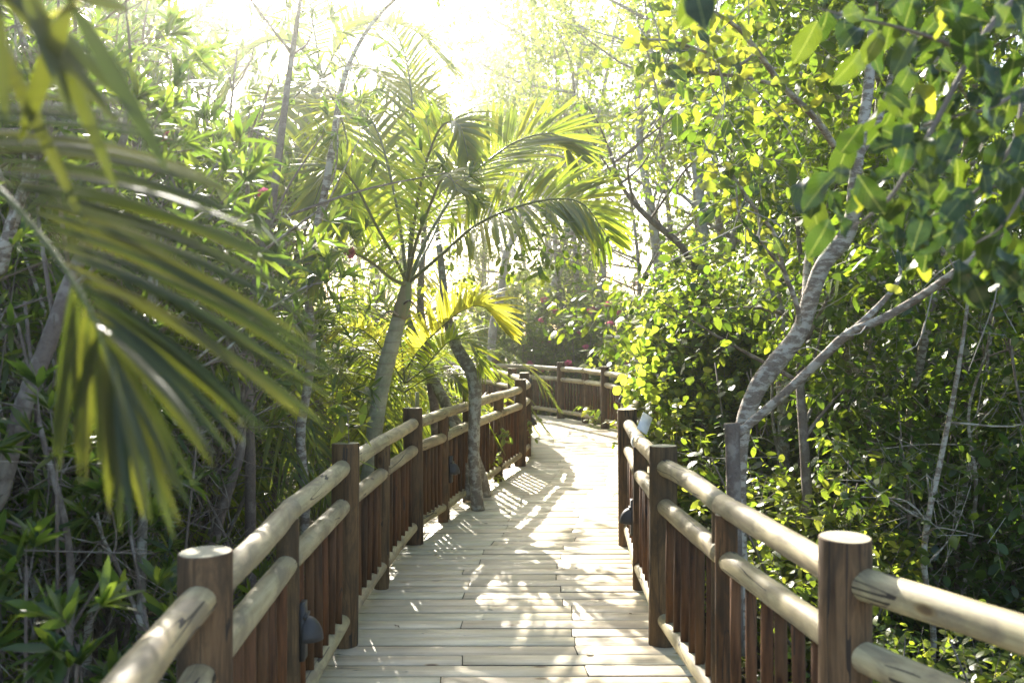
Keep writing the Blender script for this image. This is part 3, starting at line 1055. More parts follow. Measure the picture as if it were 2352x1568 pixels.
for i, (pts, nl, L, W_, ind, gr_, al, vee) in enumerate(FR):
    frond(e, rel(pts), nl, L, W_, upv=((-.15, -.8, .6) if i < 2 else (0, -.25, 1)), alpha=al, vee=vee, grav=gr_ if i > 1 else (.28 if i == 0 else .12), individual=ind, seed=200 + i, base_t=.2, rr=.016,
          mat=M['leaf_palm'])
for i, q in enumerate([((918, 725, 7.68), (895, 715, 7.5), (860, 740, 7.4)), ((925, 700, 7.68), (942, 690, 7.5), (960, 712, 7.45))]):
    V, Fc = tube(spline(rel(q), 10), [.012, .004], 6)
    obj('dry_stalk', mesh_np('dry_stalk', V, Fc, M['bark_pale'], True), e)

# bright young palm in front of the leaning tree
e = empty('young_palm', (0, 0, 0), 0, 'young palm with sunlit yellow fronds between the ringed trunk and the leaning tree', 'palm', 'clumping palms')
mb = MB(); mb.tube(spline(Pl([(965, 1240, 9.4), (960, 1050, 9.4), (958, 900, 9.4)]), 10), [.04, .02], 8); obj('stem', mb.build('stem', M['bark_palm'], True), e)
for i, (pts, nl, L, W_, mt, vee) in enumerate([
    ([(925, 860, 9.4), (965, 800, 9.2), (1010, 755, 9.0), (1060, 715, 8.8), (1110, 705, 8.6), (1160, 760, 8.5)], 44, .50, .038, 'leaf_palm_y', .95),
    ([(930, 880, 9.4), (970, 850, 9.1), (1000, 815, 8.9), (1040, 780, 8.8), (1080, 790, 8.7), (1110, 850, 8.6)], 34, .42, .03, 'leaf_palm', .4),
    ([(930, 900, 9.4), (960, 880, 9.2), (1000, 860, 9.0), (1040, 862, 8.8), (1070, 900, 8.7)], 34, .36, .026, 'leaf_palm', .2),
    ([(930, 880, 9.4), (890, 820, 9.2), (850, 770, 9.0), (800, 750, 8.8), (750, 790, 8.7)], 36, .45, .028, 'leaf_palm_y', .4),
    ([(930, 880, 9.4), (920, 790, 9.6), (900, 720, 9.8), (860, 680, 10), (810, 680, 10.2)], 36, .45, .028, 'leaf_palm', .4),
    ([(930, 900, 9.4), (880, 880, 9.1), (830, 860, 8.8), (780, 850, 8.5), (730, 870, 8.3), (700, 930, 8.2)], 40, .40, .024, 'leaf_palm', .3),
    ([(935, 880, 9.5), (960, 780, 10.0), (985, 700, 10.4), (1020, 650, 10.8), (1060, 660, 11.2)], 36, .5, .034, 'leaf_palm_y', .6),
]):
    frond(e, Pl(pts), nl, L, W_, mat=M[mt], seed=300 + i, vee=vee, grav=.25, rr=.010, base_t=.12)

ARE = [('palm clump with drooping narrow fronds left of the ringed trunk', (-2.5, 8.8), 10, 2.0, 41, None),
       ('dark palm clump deep in the shade left of the first railing bay', (-3.0, 5.9), 9, 1.3, 42, None),
       ('palm clump with pale fronds behind the left railing, under the ringed palm', (-2.2, 10.8), 11, 2.2, 43, None),
       ('feathery palm clump further back, left of the leaning trunks', (-2.4, 12.2), 11, 2.6, 44, None),
       ('yellow-green palm clump leaning over the far bend of the railing', (-.95, 14.5), 12, 1.35, 45, 'leaf_palm_y'),
       ('small palm clump low beside the inner railing before the bend', (-1.5, 12.2), 9, 1.3, 46, None),
       ('tall feathery palm clump rising among the left-hand shrubs', (-3.3, 9.2), 12, 3.2, 47, None),
       ('low yellow-lit palm clump far left below the boardwalk', (-3.4, 5.0), 9, 1.3, 48, 'leaf_palm_y'),
       ('palm clump behind the far left corner of the outer railing', (-1.6, 16.6), 10, 2.2, 49, None)]
for i, (lb, (x, y), nf, L, sd_, mt) in enumerate(ARE):
    areca(lb, (x, y, GZ), nf, L, sd_, M[mt] if mt else None, rz=i)

# tall palms high at the left of the frame
e = empty('tall_palm', (0, 0, 0), 0, 'tall palm whose broad pale fronds hang high above the left-hand shrubs, near the glare', 'palm')
mb = MB(); mb.tube(spline([P(600, 1300, 11), P(640, 700, 11), P(700, 300, 11), P(740, 180, 11)], 14), [.10, .08, .06], 10); obj('trunk', mb.build('trunk', M['bark_palm'], True), e)
for i, pts in enumerate([
    [(740, 180, 11), (800, 150, 10.6), (870, 170, 10.2), (950, 230, 9.8), (1000, 310, 9.6)],
    [(740, 180, 11), (790, 90, 11), (860, 50, 10.8), (950, 70, 10.6), (1020, 140, 10.5)],
    [(740, 180, 11), (690, 110, 11), (630, 90, 10.8), (560, 130, 10.6), (520, 220, 10.5)],
    [(740, 180, 11), (720, 60, 11.5), (700, -60, 12), (650, -100, 12.4), (590, -80, 12.8)],
    [(740, 180, 11), (700, 200, 10.3), (650, 260, 9.8), (610, 340, 9.4), (590, 430, 9.2)],
    [(740, 180, 11), (780, 260, 10.5), (800, 340, 10.2), (810, 430, 10), (805, 520, 9.9)]]):
    frond(e, Pl(pts), 48, .85, .045, seed=350 + i, vee=.3, grav=.35, rr=.018, base_t=.12)

# ---- near palm: blurred fronds at the left edge
e = empty('foreground_palm', (0, 0, 0), 0, 'out-of-focus palm fronds hanging in from the left edge close to the camera', 'palm')
mb = MB(); mb.tube(spline([(-1.9, 1.55, GZ - .1), (-1.88, 1.5, .4), (-1.8, 1.42, 1.4), (-1.6, 1.38, 2.0)], 14), [.05, .045, .03], 10); obj('stem', mb.build('stem', M['bark_palm'], True), e)
rach = spline([(-1.6, 1.38, 2.0), P(-420, 250, 1.42), P(-200, 290, 1.36), P(-20, 420, 1.30), P(115, 570, 1.26), P(215, 730, 1.22), P(270, 900, 1.20)], 60)
fo = obj('frond', mesh_np('frond', *tube(rach, np.linspace(.007, .002, 60), 8), M['rachis'], True), e)
tips = [(110, 60), (300, 170), (450, 270), (490, 390), (560, 440), (640, 510), (650, 580), (690, 670), (705, 730), (735, 820), (735, 880), (720, 930), (680, 960), (620, 970), (560, 985), (500, 1020), (440, 1080), (400, 1150), (340, 1180), (300, 1190)]
rng = np.random.default_rng(5)
NL = 68
for i in range(NL):
    s = i / (NL - 1)
    b = rach[int(14 + s * 45)]
    u = s * (len(tips) - 1); k = min(int(u), len(tips) - 2); f = u - k
    tx = tips[k][0] * (1 - f) + tips[k + 1][0] * f + rng.normal(0, 22); ty = tips[k][1] * (1 - f) + tips[k + 1][1] * f + rng.normal(0, 14)
    t3 = P(tx, ty, 1.24 + rng.normal(0, .07) - .10 * s)
    b = np.array(b); t3 = np.array(t3)
    D = t3 - b; L = np.linalg.norm(D)
    V, fs, uv = leaf_arrays(np.zeros((1, 3)), np.array([D / L + np.array([0, 0, .22])]), np.array([[.25 + rng.normal(0, .3), -.75, .6]]), L * .96, rng.uniform(.010, .0155), 'fine', fold=-.3, grav=.22, mid=True)
    obj('leaflet', mesh_np('leaflet', V + b, fs, M['leaf_palm_near'], True), fo)
for i in range(18):      # the other rank, hanging down and away
    s = i / 17
    b = np.array(rach[int(44 + s * 15)])
    t3 = np.array(P(150 + 160 * s + rng.normal(0, 30), 1060 + 100 * s + rng.normal(0, 50), 1.30 - .06 * s))
    D = t3 - b; L = np.linalg.norm(D)
    V, fs, uv = leaf_arrays(np.zeros((1, 3)), np.array([D / L]), np.array([[.4, -.8, .3]]), L * .9, rng.uniform(.010, .015), 'fine', fold=-.3, grav=.1, mid=True)
    obj('leaflet', mesh_np('leaflet', V + b, fs, M['leaf_palm_near'], True), fo)
rach2 = spline([(-1.6, 1.38, 2.0), P(-300, -150, 1.2), P(-100, -120, 1.1), P(60, -60, 1.05), P(200, 0, 1.0)], 40)
fo = obj('frond', mesh_np('frond', *tube(rach2, np.linspace(.010, .004, 40), 8), M['rachis'], True), e)
for i in range(18):
    s = i / 17
    b = np.array(rach2[int(8 + s * 31)])
    tx, ty = [(-60, 420), (20, 330), (120, 380), (185, 505), (240, 470), (205, 330), (300, 300), (330, 400)][i % 8]
    if i % 8 in (2, 5): continue
    t3 = np.array(P(tx + rng.normal(0, 25) - 120 * (1 - s), ty - 60 + rng.normal(0, 30) - 120 * (i % 3), 1.05 + rng.normal(0, .05)))
    D = t3 - b; L = np.linalg.norm(D)
    V, fs, uv = leaf_arrays(np.zeros((1, 3)), np.array([D / L + np.array([.2, 0, .1])]), np.array([[.5, -.7, .3]]), L, rng.uniform(.018, .026), 'fine', fold=-.3, grav=.15, mid=True)
    obj('leaflet', mesh_np('leaflet', V + b, fs, M['leaf_palm_y'] if i == 17 else M['leaf_palm_near'], True), fo)

# ---- oleander thicket at the left
OLE = [(-2.35, 3.0, 0, .62, 'oleander nearest the left railing corner, its low whorls beside the first post'),
       (-3.3, 4.2, 1, .95, 'tall oleander at the left edge behind the hanging palm frond'),
       (-2.3, 4.8, 2, .72, 'oleander pressed against the first bay of the left railing'),
       (-2.7, 6.0, 0, 1.1, 'many-stemmed oleander in the middle of the left thicket'),
       (-2.55, 6.9, 1, .92, 'oleander with blue-green whorls over the second left railing post'),
       (-4.3, 6.2, 2, 1.15, 'oleander far left with crossing bare stems'),
       (-3.6, 8.0, 1, 1.12, 'high oleander rising into the glare left of the tall palm'),
       (-3.0, 9.0, 2, 1.12, 'oleander behind the ringed palm with a red flower head'),
       (-5.3, 9.0, 0, 1.45, 'tall oleander in the back row at the far left'),
       (-3.0, 11.0, 0, 1.25, 'tall oleander directly under the brightest glare'),
       (-4.8, 12.5, 1, 1.6, 'pale backlit oleander in the left background'),
       (-2.3, 14.6, 2, .9, 'oleander left of the far railing corner')]
for i, (x, y, v, s, lb) in enumerate(OLE):
    place(VAR['ole'][v], 'oleander_shrub', lb, 'shrub', (x, y, GZ), i * 1.7, s, 'oleanders of the left thicket', 'stem')
# individual bare trunks of that thicket
TRK = [('leaning grey-brown trunk crossing the lower left corner', 'bark_brown', [(-60, 1330, 3.3), (0, 1130, 3.3), (55, 930, 3.3), (110, 790, 3.35), (160, 650, 3.4), (230, 480, 3.5), (290, 300, 3.7)], [.034, .033, .032, .03, .027, .022, .014]),
       ('pale sinuous trunk rising in front of the palms, left of the ringed trunk', 'bark_pale', [(700, 1150, 6.3), (690, 1000, 6.3), (705, 900, 6.3), (716, 790, 6.3), (708, 680, 6.35), (712, 580, 6.4), (740, 470, 6.5), (765, 330, 6.6), (790, 180, 6.8), (850, 60, 7.0), (930, -20, 7.2)], [.034, .033, .031, .030, .029, .027, .027, .025, .02, .014, .008]),
       ('tall brown stem forking in the glare above the hanging frond', 'bark_brown', [(575, 1150, 5.6), (572, 950, 5.6), (568, 800, 5.6), (590, 640, 5.65), (620, 500, 5.7), (640, 360, 5.8), (660, 200, 6.0), (690, 0, 6.2)], [.034, .032, .03, .028, .026, .024, .02, .013]),
       ('slender mottled stem standing left of the first railing post', 'bark_lichen', [(325, 1330, 4.0), (332, 1150, 4.0), (335, 1000, 4.0), (338, 850, 4.0), (345, 700, 4.1), (352, 500, 4.2)], [.020, .020, .019, .018, .015, .010]),
       ('curved pale stem low in the left thicket', 'bark_pale', [(200, 1500, 4.4), (235, 1250, 4.4), (262, 1100, 4.4), (268, 1000, 4.4), (240, 900, 4.45), (215, 800, 4.5), (170, 640, 4.6)], [.022, .021, .020, .019, .017, .014, .010]),
       ('thin grey stem at the left frame edge', 'bark_pale', [(-10, 1250, 3.9), (10, 1100, 3.9), (60, 950, 4.0), (95, 880, 4.0), (140, 760, 4.1)], [.022, .021, .018, .016, .010]),
       ('smooth grey trunk at the left edge beside the frond base', 'bark_pale', [(-30, 760, 3.6), (0, 620, 3.6), (20, 540, 3.6), (60, 420, 3.7), (150, 200, 3.9)], [.027, .027, .025, .02, .012]),
       ('bent brown stem behind the first left railing bay', 'bark_brown', [(470, 1400, 4.9), (500, 1210, 4.9), (530, 1110, 4.9), (555, 1020, 4.9), (545, 900, 5.0), (520, 760, 5.1), (480, 600, 5.2)], [.028, .027, .026, .023, .02, .016, .01])]
for i, (lb, bm, pts, rd) in enumerate(TRK):
    e = empty('bare_tree', (0, 0, 0), 0, lb, 'tree', 'thin trunks in the left thicket')
    pp = Pl(pts)
    if pp[0].z > GZ: pp = [Vector((pp[0].x, pp[0].y, GZ - .05))] + pp; rd = [rd[0]] + rd
    limb('trunk', pp, rd, M[bm], e, 36, 10, .03)
    C = spline(pp, 40)
    rng = np.random.default_rng(60 + i)
    cs = []
    for b in range(6):
        p = C[int(rng.uniform(18, 39))]
        q = p + np.array([rng.normal(0, .35), rng.normal(0, .2), rng.uniform(.25, .8)])
        limb('branch', [p, (p + q) / 2 + rng.normal(0, .05, 3), q], [.010, .004], M[bm], e, 8, 6)
        cs.append(q)
    clump('crown', cs + [C[-1]], [.22] * 7, 46, 12, .13, .022, M['leaf_ole'], M['twig'], e, 80 + i, shape='lance', up=.6, whorl=True, tl=.2)

# fine dead twigs tangled in the left thicket
e = empty('twig_tangle', (-3, 5, GZ), 0, 'tangle of thin bare twigs low in the left thicket', 'twigs')
rng = np.random.default_rng(91)
n_ = 1200
s_ = np.stack([rng.uniform(-2.6, 1.7, n_), rng.uniform(-2.6, 5, n_), rng.uniform(0, 2.6, n_)], 1)
s_[:, 0] = np.minimum(s_[:, 0], 1.2)
e_ = s_ + nrmz(rng.normal(0, 1, (n_, 3)) * [1, .7, 1.3] + [0, 0, .6]) * rng.uniform(.25, .9, n_)[:, None]
V, Fc = tubes_np(s_, e_, .005, .002)
obj('twigs', mesh_np('twigs', V, Fc, M['twig']), e, kind='stuff')


def flower(name, p, r, label, group=None, parent=None, seed=0, n=26):
    rng = np.random.default_rng(seed)
    d = nrmz(rng.normal(0, 1, (n, 3)))
    V, fs, uv = leaf_arrays(d * r * .15, d, nrmz(rng.normal(0, 1, (n, 3))), r * .95, r * .75, 'round', curl=.3)
    me = mesh_np('petals', V, fs, M['pink'])
    if parent is not None:
        return obj('flower', me, parent)
    e = empty(name, tuple(p), 0, label, 'flower', group)
    obj('petals', me, e, kind='stuff')
    mb = MB(); mb.tube([(0, 0, -r * 2.6), (0, 0, 0)], [.003, .002], 5); obj('stalk', mb.build('stalk', M['twig']), e)
    return e


flower('flower_head', P(803, 580, 6.6), .042, 'round crimson flower head left of the ringed palm', 'red flower heads of the left thicket', seed=1)
flower('flower_head', P(390, 320, 4.6), .038, 'round pink flower head in the glare above the hanging frond', 'red flower heads of the left thicket', seed=2)
flower('flower_head', P(606, 445, 5.4), .034, 'small pink flower head beside the tall brown stem', 'red flower heads of the left thicket', seed=3)
flower('flower_head', P(752, 640, 7.6), .03, 'small dark red flower head below the crimson one', 'red flower heads of the left thicket', seed=4)

# ---- right: big curved tree
e = empty('curved_tree', (0, 0, 0), 0, 'pale curved tree rising behind the right railing and bending to the upper right', 'tree')
limb('trunk', Pl([(1706, 1500, 5.3), (1700, 1300, 5.3), (1698, 1150, 5.3), (1700, 1050, 5.3), (1708, 975, 5.3), (1740, 890, 5.3), (1785, 830, 5.3), (1835, 765, 5.3), (1860, 690, 5.3), (1890, 610, 5.3), (1938, 550, 5.3), (1957, 500, 5.3), (1962, 430, 5.3), (1975, 330, 5.3), (1995, 200, 5.4), (2003, 80, 5.5), (2015, -80, 5.7), (2040, -250, 6.0)]),
     [.044, .042, .040, .041, .047, .052, .054, .050, .047, .046, .050, .042, .036, .033, .030, .027, .022, .016], M['bark_pale'], e, 90, 16, .02)
limb('trunk', Pl([(1690, 1500, 5.0), (1687, 1250, 5.0), (1685, 1120, 5.0), (1683, 1040, 5.0), (1682, 992, 5.0), (1681, 972, 5.0)]), [.042, .040, .040, .038, .040, .042], M['bark_brown'], e, 24, 14, .03)['label'] = 'sawn-off brown stem'
BR = [([(1690, 1000, 5.0), (1720, 975, 5.0), (1800, 905, 4.9), (1880, 830, 4.8), (1950, 765, 4.7), (2020, 735, 4.6), (2100, 690, 4.5), (2200, 620, 4.3), (2270, 560, 4.2), (2330, 460, 4.1), (2400, 330, 4.0)], [.024, .024, .024, .024, .023, .021, .020, .018, .016, .014, .012]),
      ([(1955, 762, 4.7), (1990, 730, 4.75), (2030, 690, 4.8), (2060, 650, 4.9), (2068, 620, 5.0), (2060, 570, 5.1)], [.018, .017, .015, .012, .009, .006]),
      ([(1958, 385, 5.3), (1920, 340, 5.2), (1870, 270, 5.0), (1800, 200, 4.8), (1740, 120, 4.6), (1700, 70, 4.5), (1640, 30, 4.4), (1560, 5, 4.3)], [.020, .019, .018, .016, .014, .012, .009, .006]),
      ([(1800, 200, 4.8), (1720, 180, 4.7), (1640, 170, 4.6), (1560, 160, 4.5), (1500, 140, 4.4)], [.010, .009, .008, .006, .004]),
      ([(1740, 120, 4.6), (1690, 150, 4.5), (1620, 120, 4.4), (1540, 95, 4.3), (1470, 90, 4.25)], [.009, .008, .007, .005, .004]),
      ([(1838, 765, 5.3), (1830, 700, 5.2), (1800, 620, 5.1), (1780, 540, 5.05), (1720, 460, 5.0), (1680, 400, 5.0), (1640, 370, 5.0), (1615, 320, 5.0)], [.016, .014, .013, .011, .010, .008, .006, .004]),
      ([(1800, 620, 5.1), (1750, 560, 5.0), (1700, 500, 4.9), (1690, 420, 4.9)], [.010, .008, .006, .004]),
      ([(1972, 360, 5.3), (2010, 300, 5.5), (2035, 220, 5.7), (2060, 120, 5.9), (2100, 0, 6.1)], [.022, .02, .017, .014, .01]),
      ([(1790, 825, 5.3), (1830, 780, 5.5), (1850, 690, 5.7), (1855, 600, 5.9), (1880, 480, 6.1), (1930, 330, 6.3)], [.030, .028, .026, .022, .017, .010])]
for pts, rd in BR:
    limb('branch', Pl(pts), rd, M['bark_pale'], e, 34, 10, .02)
LM = [leaf_mesh(.115, .060, M['leaf_big_y'], 1), leaf_mesh(.105, .055, M['leaf_light'], 2), leaf_mesh(.12, .060, M['leaf_big'], 3)]
rng = np.random.default_rng(12)
cnt = 0
for bi in (2, 3, 4, 5, 6, 1, 0):
    C = spline(Pl(BR[bi][0]), 60)
    nlf = {2: 60, 3: 42, 4: 42, 5: 30, 6: 24, 1: 10, 0: 0}[bi]
    for k in range(nlf):
        p = C[int(rng.uniform(.35, 1) * 59)] + rng.normal(0, .09, 3)
        D = np.array([rng.normal(-.1, .5), rng.normal(-.3, .4), rng.uniform(-1.2, .1)])
        put_leaf(LM[rng.integers(0, 3)] if bi != 2 else LM[rng.integers(0, 2)], p, D, (rng.normal(0, .5), -.9, .5), rng.uniform(.65, 1.05), e); cnt += 1
TW = MB()
rng = np.random.default_rng(17)
for bi in (0, 2, 3, 4, 5, 6, 7, 8):
    C = spline(Pl(BR[bi][0]), 60)
    for k in range(9):
        p = C[int(rng.uniform(.3, 1) * 59)]
        q = p + np.array([rng.normal(-.05, .25), rng.normal(0, .15), rng.normal(-.02, .25)])
        TW.tube(spline([p, (p + q) / 2 + rng.normal(0, .04, 3), q], 6), [.004, .0015], 5, caps=False)
obj('twigs', TW.build('twigs', M['twig_pale'], True), e, kind='stuff')
clump('crown', [P(2010, 60, 5.8), P(2080, -60, 6.2), P(1920, 60, 5.8), P(2000, -200, 6.3), P(1860, 180, 6.2), P(2100, 180, 6.4), P(1930, 340, 6.6), P(2060, 560, 5.4), P(1700, 330, 5.8), P(1800, 60, 5.6), P(1700, -40, 5.4)],
      [.45, .5, .4, .6, .4, .45, .4, .3, .4, .4, .5], 400, 8, .10, .05, M['leaf_broad'], M['twig_pale'], e, 33)

# foreground branch with large dark leaves, upper right
e = empty('overhanging_branch', (0, 0, 0), 0, 'near branch of large dark glossy leaves hanging in at the upper right', 'branch')
FB = [([(2560, -200, 2.3), (2400, -60, 2.3), (2300, 30, 2.25), (2230, 130, 2.2), (2150, 280, 2.15), (2080, 400, 2.1), (2030, 470, 2.1), (1960, 520, 2.1)], [.012, .010, .008, .007, .006, .005, .004, .002]),
      ([(2600, 60, 2.4), (2450, 150, 2.4), (2352, 205, 2.35), (2270, 250, 2.3), (2200, 265, 2.3), (2120, 290, 2.3)], [.010, .008, .006, .005, .004, .003]),
      ([(2230, 130, 2.2), (2150, 90, 2.2), (2050, 60, 2.2), (1960, 40, 2.2), (1880, 20, 2.2)], [.006, .005, .004, .003, .002]),
      ([(2352, 205, 2.35), (2330, 320, 2.3), (2270, 410, 2.3), (2200, 470, 2.3), (2130, 500, 2.3)], [.006, .005, .004, .003, .002]),
      ([(2500, 200, 2.1), (2420, 330, 2.1), (2352, 440, 2.1), (2300, 520, 2.1), (2240, 560, 2.1)], [.006, .005, .004, .003, .002]),
      ([(2560, -200, 2.3), (2300, -180, 2.0), (2000, -120, 1.8), (1800, -60, 1.75), (1620, -40, 1.7)], [.010, .008, .006, .004, .003])]
for pts, rd in FB:
    limb('twig', Pl(pts), rd, M['twig'], e, 24, 8)
LB = [leaf_mesh(.098, .056, M['leaf_big'], 4, curl=.3), leaf_mesh(.092, .048, M['leaf_big'], 5, curl=.15, fold=.5), leaf_mesh(.074, .045, M['leaf_big'], 6, curl=-.15, fold=.35), leaf_mesh(.078, .042, M['leaf_big_y'], 7, curl=.5)]
SPOT = [(1975, 110), (1940, 90), (2010, 60), (1900, 70), (2100, 30), (2050, 20), (2150, 60), (2210, 80), (2240, 170), (2230, 130), (2190, 210), (2140, 190), (2320, 640), (2270, 660), (2340, 700), (2200, 640), (2330, 580), (2110, 620), (2060, 560), (2100, 120), (2160, 120), (2260, 240), (2300, 200), (2310, 300),
        (2200, 340), (2150, 300), (2090, 400), (2130, 360), (2060, 370), (2020, 350), (1980, 330), (2000, 430), (1960, 480), (1920, 520), (1900, 480), (1860, 500), (1930, 420), (2100, 500), (2160, 520), (2210, 540), (2190, 450), (2250, 420),
        (2280, 470), (2320, 450), (2340, 380), (2300, 360), (2270, 120), (2320, 90), (2340, 30), (2280, 20), (2330, 160), (2345, 250), (2240, 300), (2050, 300), (2110, 260), (2170, 400), (2080, 330), (2020, 250), (2345, 540), (2290, 560), (2140, 570),
        (2250, 30), (2210, 0), (2300, 620), (2250, 600), (2180, 600), (2120, 440), (2050, 500), (2340, 480), (2345, 400), (2290, 410), (2230, 480), (2300, 520), (2180, 250), (2090, 200), (2150, 150), (1990, 150), (2350, 320), (2060, 440), (1630, -15), (1590, 5), (1650, -40)]
rng = np.random.default_rng(14)
for k, (px, py) in enumerate(SPOT):
    for rep in range(1 if px < 1700 else (2 if k % 3 else 3)):
        d = rng.uniform(2.0, 2.5) if px > 1700 else 1.7
        p = P(px + (rng.normal(0, 28) if rep else 0), py - 45 + (rng.normal(0, 28) if rep else 0), d)
        D = np.array([rng.normal(-.15, .45), rng.normal(-.1, .3), -1.0 + rng.uniform(-.2, .7)])
        Nn = (rng.normal(.1, .6), -.9, rng.normal(.25, .35))
        put_leaf(LB[rng.integers(0, 3)] if rng.random() > .05 else LB[3], p, D, Nn, rng.uniform(.8, 1.15), e)

# ---- round-leaved vine mound on the right railing
e = empty('vine_bush', tuple(P(1600, 1100, 9.0)), 0, 'mound of bright round-leaved vine spilling over the right railing', 'bush')
o0 = Vector(e.location)
vc = [(1560, 760, 9.6), (1600, 720, 9.4), (1650, 700, 9.2), (1560, 830, 9.4), (1620, 800, 9.0), (1680, 780, 8.8), (1545, 800, 9.6), (1540, 880, 9.2), (1560, 900, 9.0), (1620, 900, 8.8), (1690, 880, 8.6), (1540, 950, 8.8), (1600, 970, 8.6),
      (1660, 960, 8.5), (1600, 1040, 8.4), (1660, 1050, 8.3), (1720, 960, 8.4), (1720, 1060, 8.2), (1640, 1120, 8.1), (1700, 1150, 8.0), (1740, 800, 8.8), (1580, 700, 9.8), (1570, 660, 10.2), (1590, 620, 10.3), (1620, 1200, 8.1), (1700, 1250, 8.0)]
vcw = [P(*q) - o0 for q in vc]
mb = MB()
for c in vcw:
    mb.tube(spline([(0, 0, GZ - o0.z), tuple(c * .5 + Vector((0, 0, -.25))), tuple(c)], 8), [.014, .005], 5)
obj('stems', mb.build('stems', M['twig'], True), e, kind='stuff')
clump('leaves', vcw, [.30] * len(vcw), 1050, 8, .066, .062, M['leaf_vine'], M['twig'], e, 34, shape='round', tl=.3, grav=.2, spread=1.1, fold=.1)
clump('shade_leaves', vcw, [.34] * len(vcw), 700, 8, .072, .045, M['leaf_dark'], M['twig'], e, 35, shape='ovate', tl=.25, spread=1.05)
VM = [leaf_mesh(.085, .085, M['leaf_vine'], 21), leaf_mesh(.075, .078, M['leaf_vine'], 22)]
rng = np.random.default_rng(15)
for k, (px, py) in enumerate([(1440, 905), (1425, 870), (1410, 900), (1450, 880), (1460, 850), (1480, 860), (1470, 830), (1490, 790), (1500, 760), (1520, 740), (1486, 905), (1440, 930), (1448, 948), (1500, 920), (1520, 900), (1478, 880), (1465, 800), (1510, 830), (1545, 860), (1530, 930), (1495, 850), (1475, 770), (1540, 780)]):
    for r in range(1 + k % 2):
        p = P(px + rng.normal(0, 9 * r), py - 12 + rng.normal(0, 9 * r), 8.6 + rng.normal(0, .12)) - o0
        put_leaf(VM[k % 2], p, (rng.normal(0, .5), rng.normal(0, .3), -1), (rng.normal(0, .4), -1, .2), rng.uniform(.75, 1.2), e)
limb('tendril', [P(1520, 930, 8.6) - o0, P(1480, 935, 8.5) - o0, P(1455, 940, 8.5) - o0, P(1440, 905, 8.5) - o0, P(1430, 875, 8.55) - o0], [.004, .002], M['twig_pale'], e, 16, 6)
limb('tendril', [P(1600, 800, 9.0) - o0, P(1545, 790, 8.8) - o0, P(1500, 770, 8.7) - o0, P(1480, 720, 8.8) - o0], [.005, .002], M['twig_pale'], e, 16, 6)

# ---- trunks one can follow on the right
TR2 = [('dark straight trunk standing right of the curved tree, behind the right railing', 'bark_brown', [(1862, 1400, 6.4), (1858, 1250, 6.4), (1852, 1100, 6.4), (1842, 950, 6.5), (1838, 860, 6.6), (1846, 700, 6.8), (1830, 500, 7.2)], [.04, .038, .036, .033, .03, .025, .015]),
       ('thick grey trunk leaning right in the shade beyond the dark trunk', 'bark_lichen', [(1985, 1150, 9.2), (2015, 1000, 9.2), (2050, 900, 9.2), (2080, 780, 9.3), (2110, 650, 9.4), (2160, 480, 9.7), (2230, 250, 10)], [.09, .085, .08, .072, .065, .05, .035]),
       ('thin pale forked stem in the deep shade at the right', 'bark_pale', [(2200, 1400, 6.8), (2198, 1280, 6.8), (2197, 1190, 6.8), (2215, 1120, 6.8), (2240, 1020, 6.8), (2262, 900, 6.9), (2275, 780, 7.0), (2320, 560, 7.3)], [.024, .023, .022, .019, .017, .014, .011, .006]),
       ('grey trunk pair leaning right above the vine mound', 'bark_lichen', [(1960, 780, 10.5), (1975, 680, 10.5), (2000, 600, 10.5), (2030, 500, 10.6), (2080, 330, 11)], [.06, .055, .05, .045, .03]),
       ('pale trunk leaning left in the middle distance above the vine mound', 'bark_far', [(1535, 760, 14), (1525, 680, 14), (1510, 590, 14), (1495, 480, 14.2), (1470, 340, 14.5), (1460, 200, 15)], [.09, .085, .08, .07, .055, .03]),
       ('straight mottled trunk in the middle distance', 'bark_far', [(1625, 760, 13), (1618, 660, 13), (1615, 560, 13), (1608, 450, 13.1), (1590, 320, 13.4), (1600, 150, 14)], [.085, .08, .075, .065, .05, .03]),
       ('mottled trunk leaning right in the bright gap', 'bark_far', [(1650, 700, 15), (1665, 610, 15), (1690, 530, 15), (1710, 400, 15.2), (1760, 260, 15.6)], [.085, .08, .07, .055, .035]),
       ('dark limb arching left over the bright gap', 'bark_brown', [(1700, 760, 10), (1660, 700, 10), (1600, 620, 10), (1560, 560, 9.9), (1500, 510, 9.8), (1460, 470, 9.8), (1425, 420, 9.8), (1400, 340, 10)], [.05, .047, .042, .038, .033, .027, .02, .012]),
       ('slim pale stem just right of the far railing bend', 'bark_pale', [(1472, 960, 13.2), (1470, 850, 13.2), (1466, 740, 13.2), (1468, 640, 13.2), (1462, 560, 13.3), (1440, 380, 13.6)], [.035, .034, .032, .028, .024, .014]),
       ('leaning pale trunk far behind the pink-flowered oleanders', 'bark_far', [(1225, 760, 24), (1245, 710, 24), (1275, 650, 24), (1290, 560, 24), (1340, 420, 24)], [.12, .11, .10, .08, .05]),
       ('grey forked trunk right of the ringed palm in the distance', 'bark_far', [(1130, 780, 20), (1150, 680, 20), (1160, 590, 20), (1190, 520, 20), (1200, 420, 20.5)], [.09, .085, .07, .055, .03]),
       ('thin leaning trunk between curved tree and vine mound', 'bark_lichen', [(1800, 1000, 7.6), (1795, 850, 7.6), (1800, 760, 7.7), (1770, 640, 7.9), (1730, 520, 8.2), (1700, 380, 8.6), (1690, 200, 9)], [.05, .047, .044, .04, .033, .022, .012])]
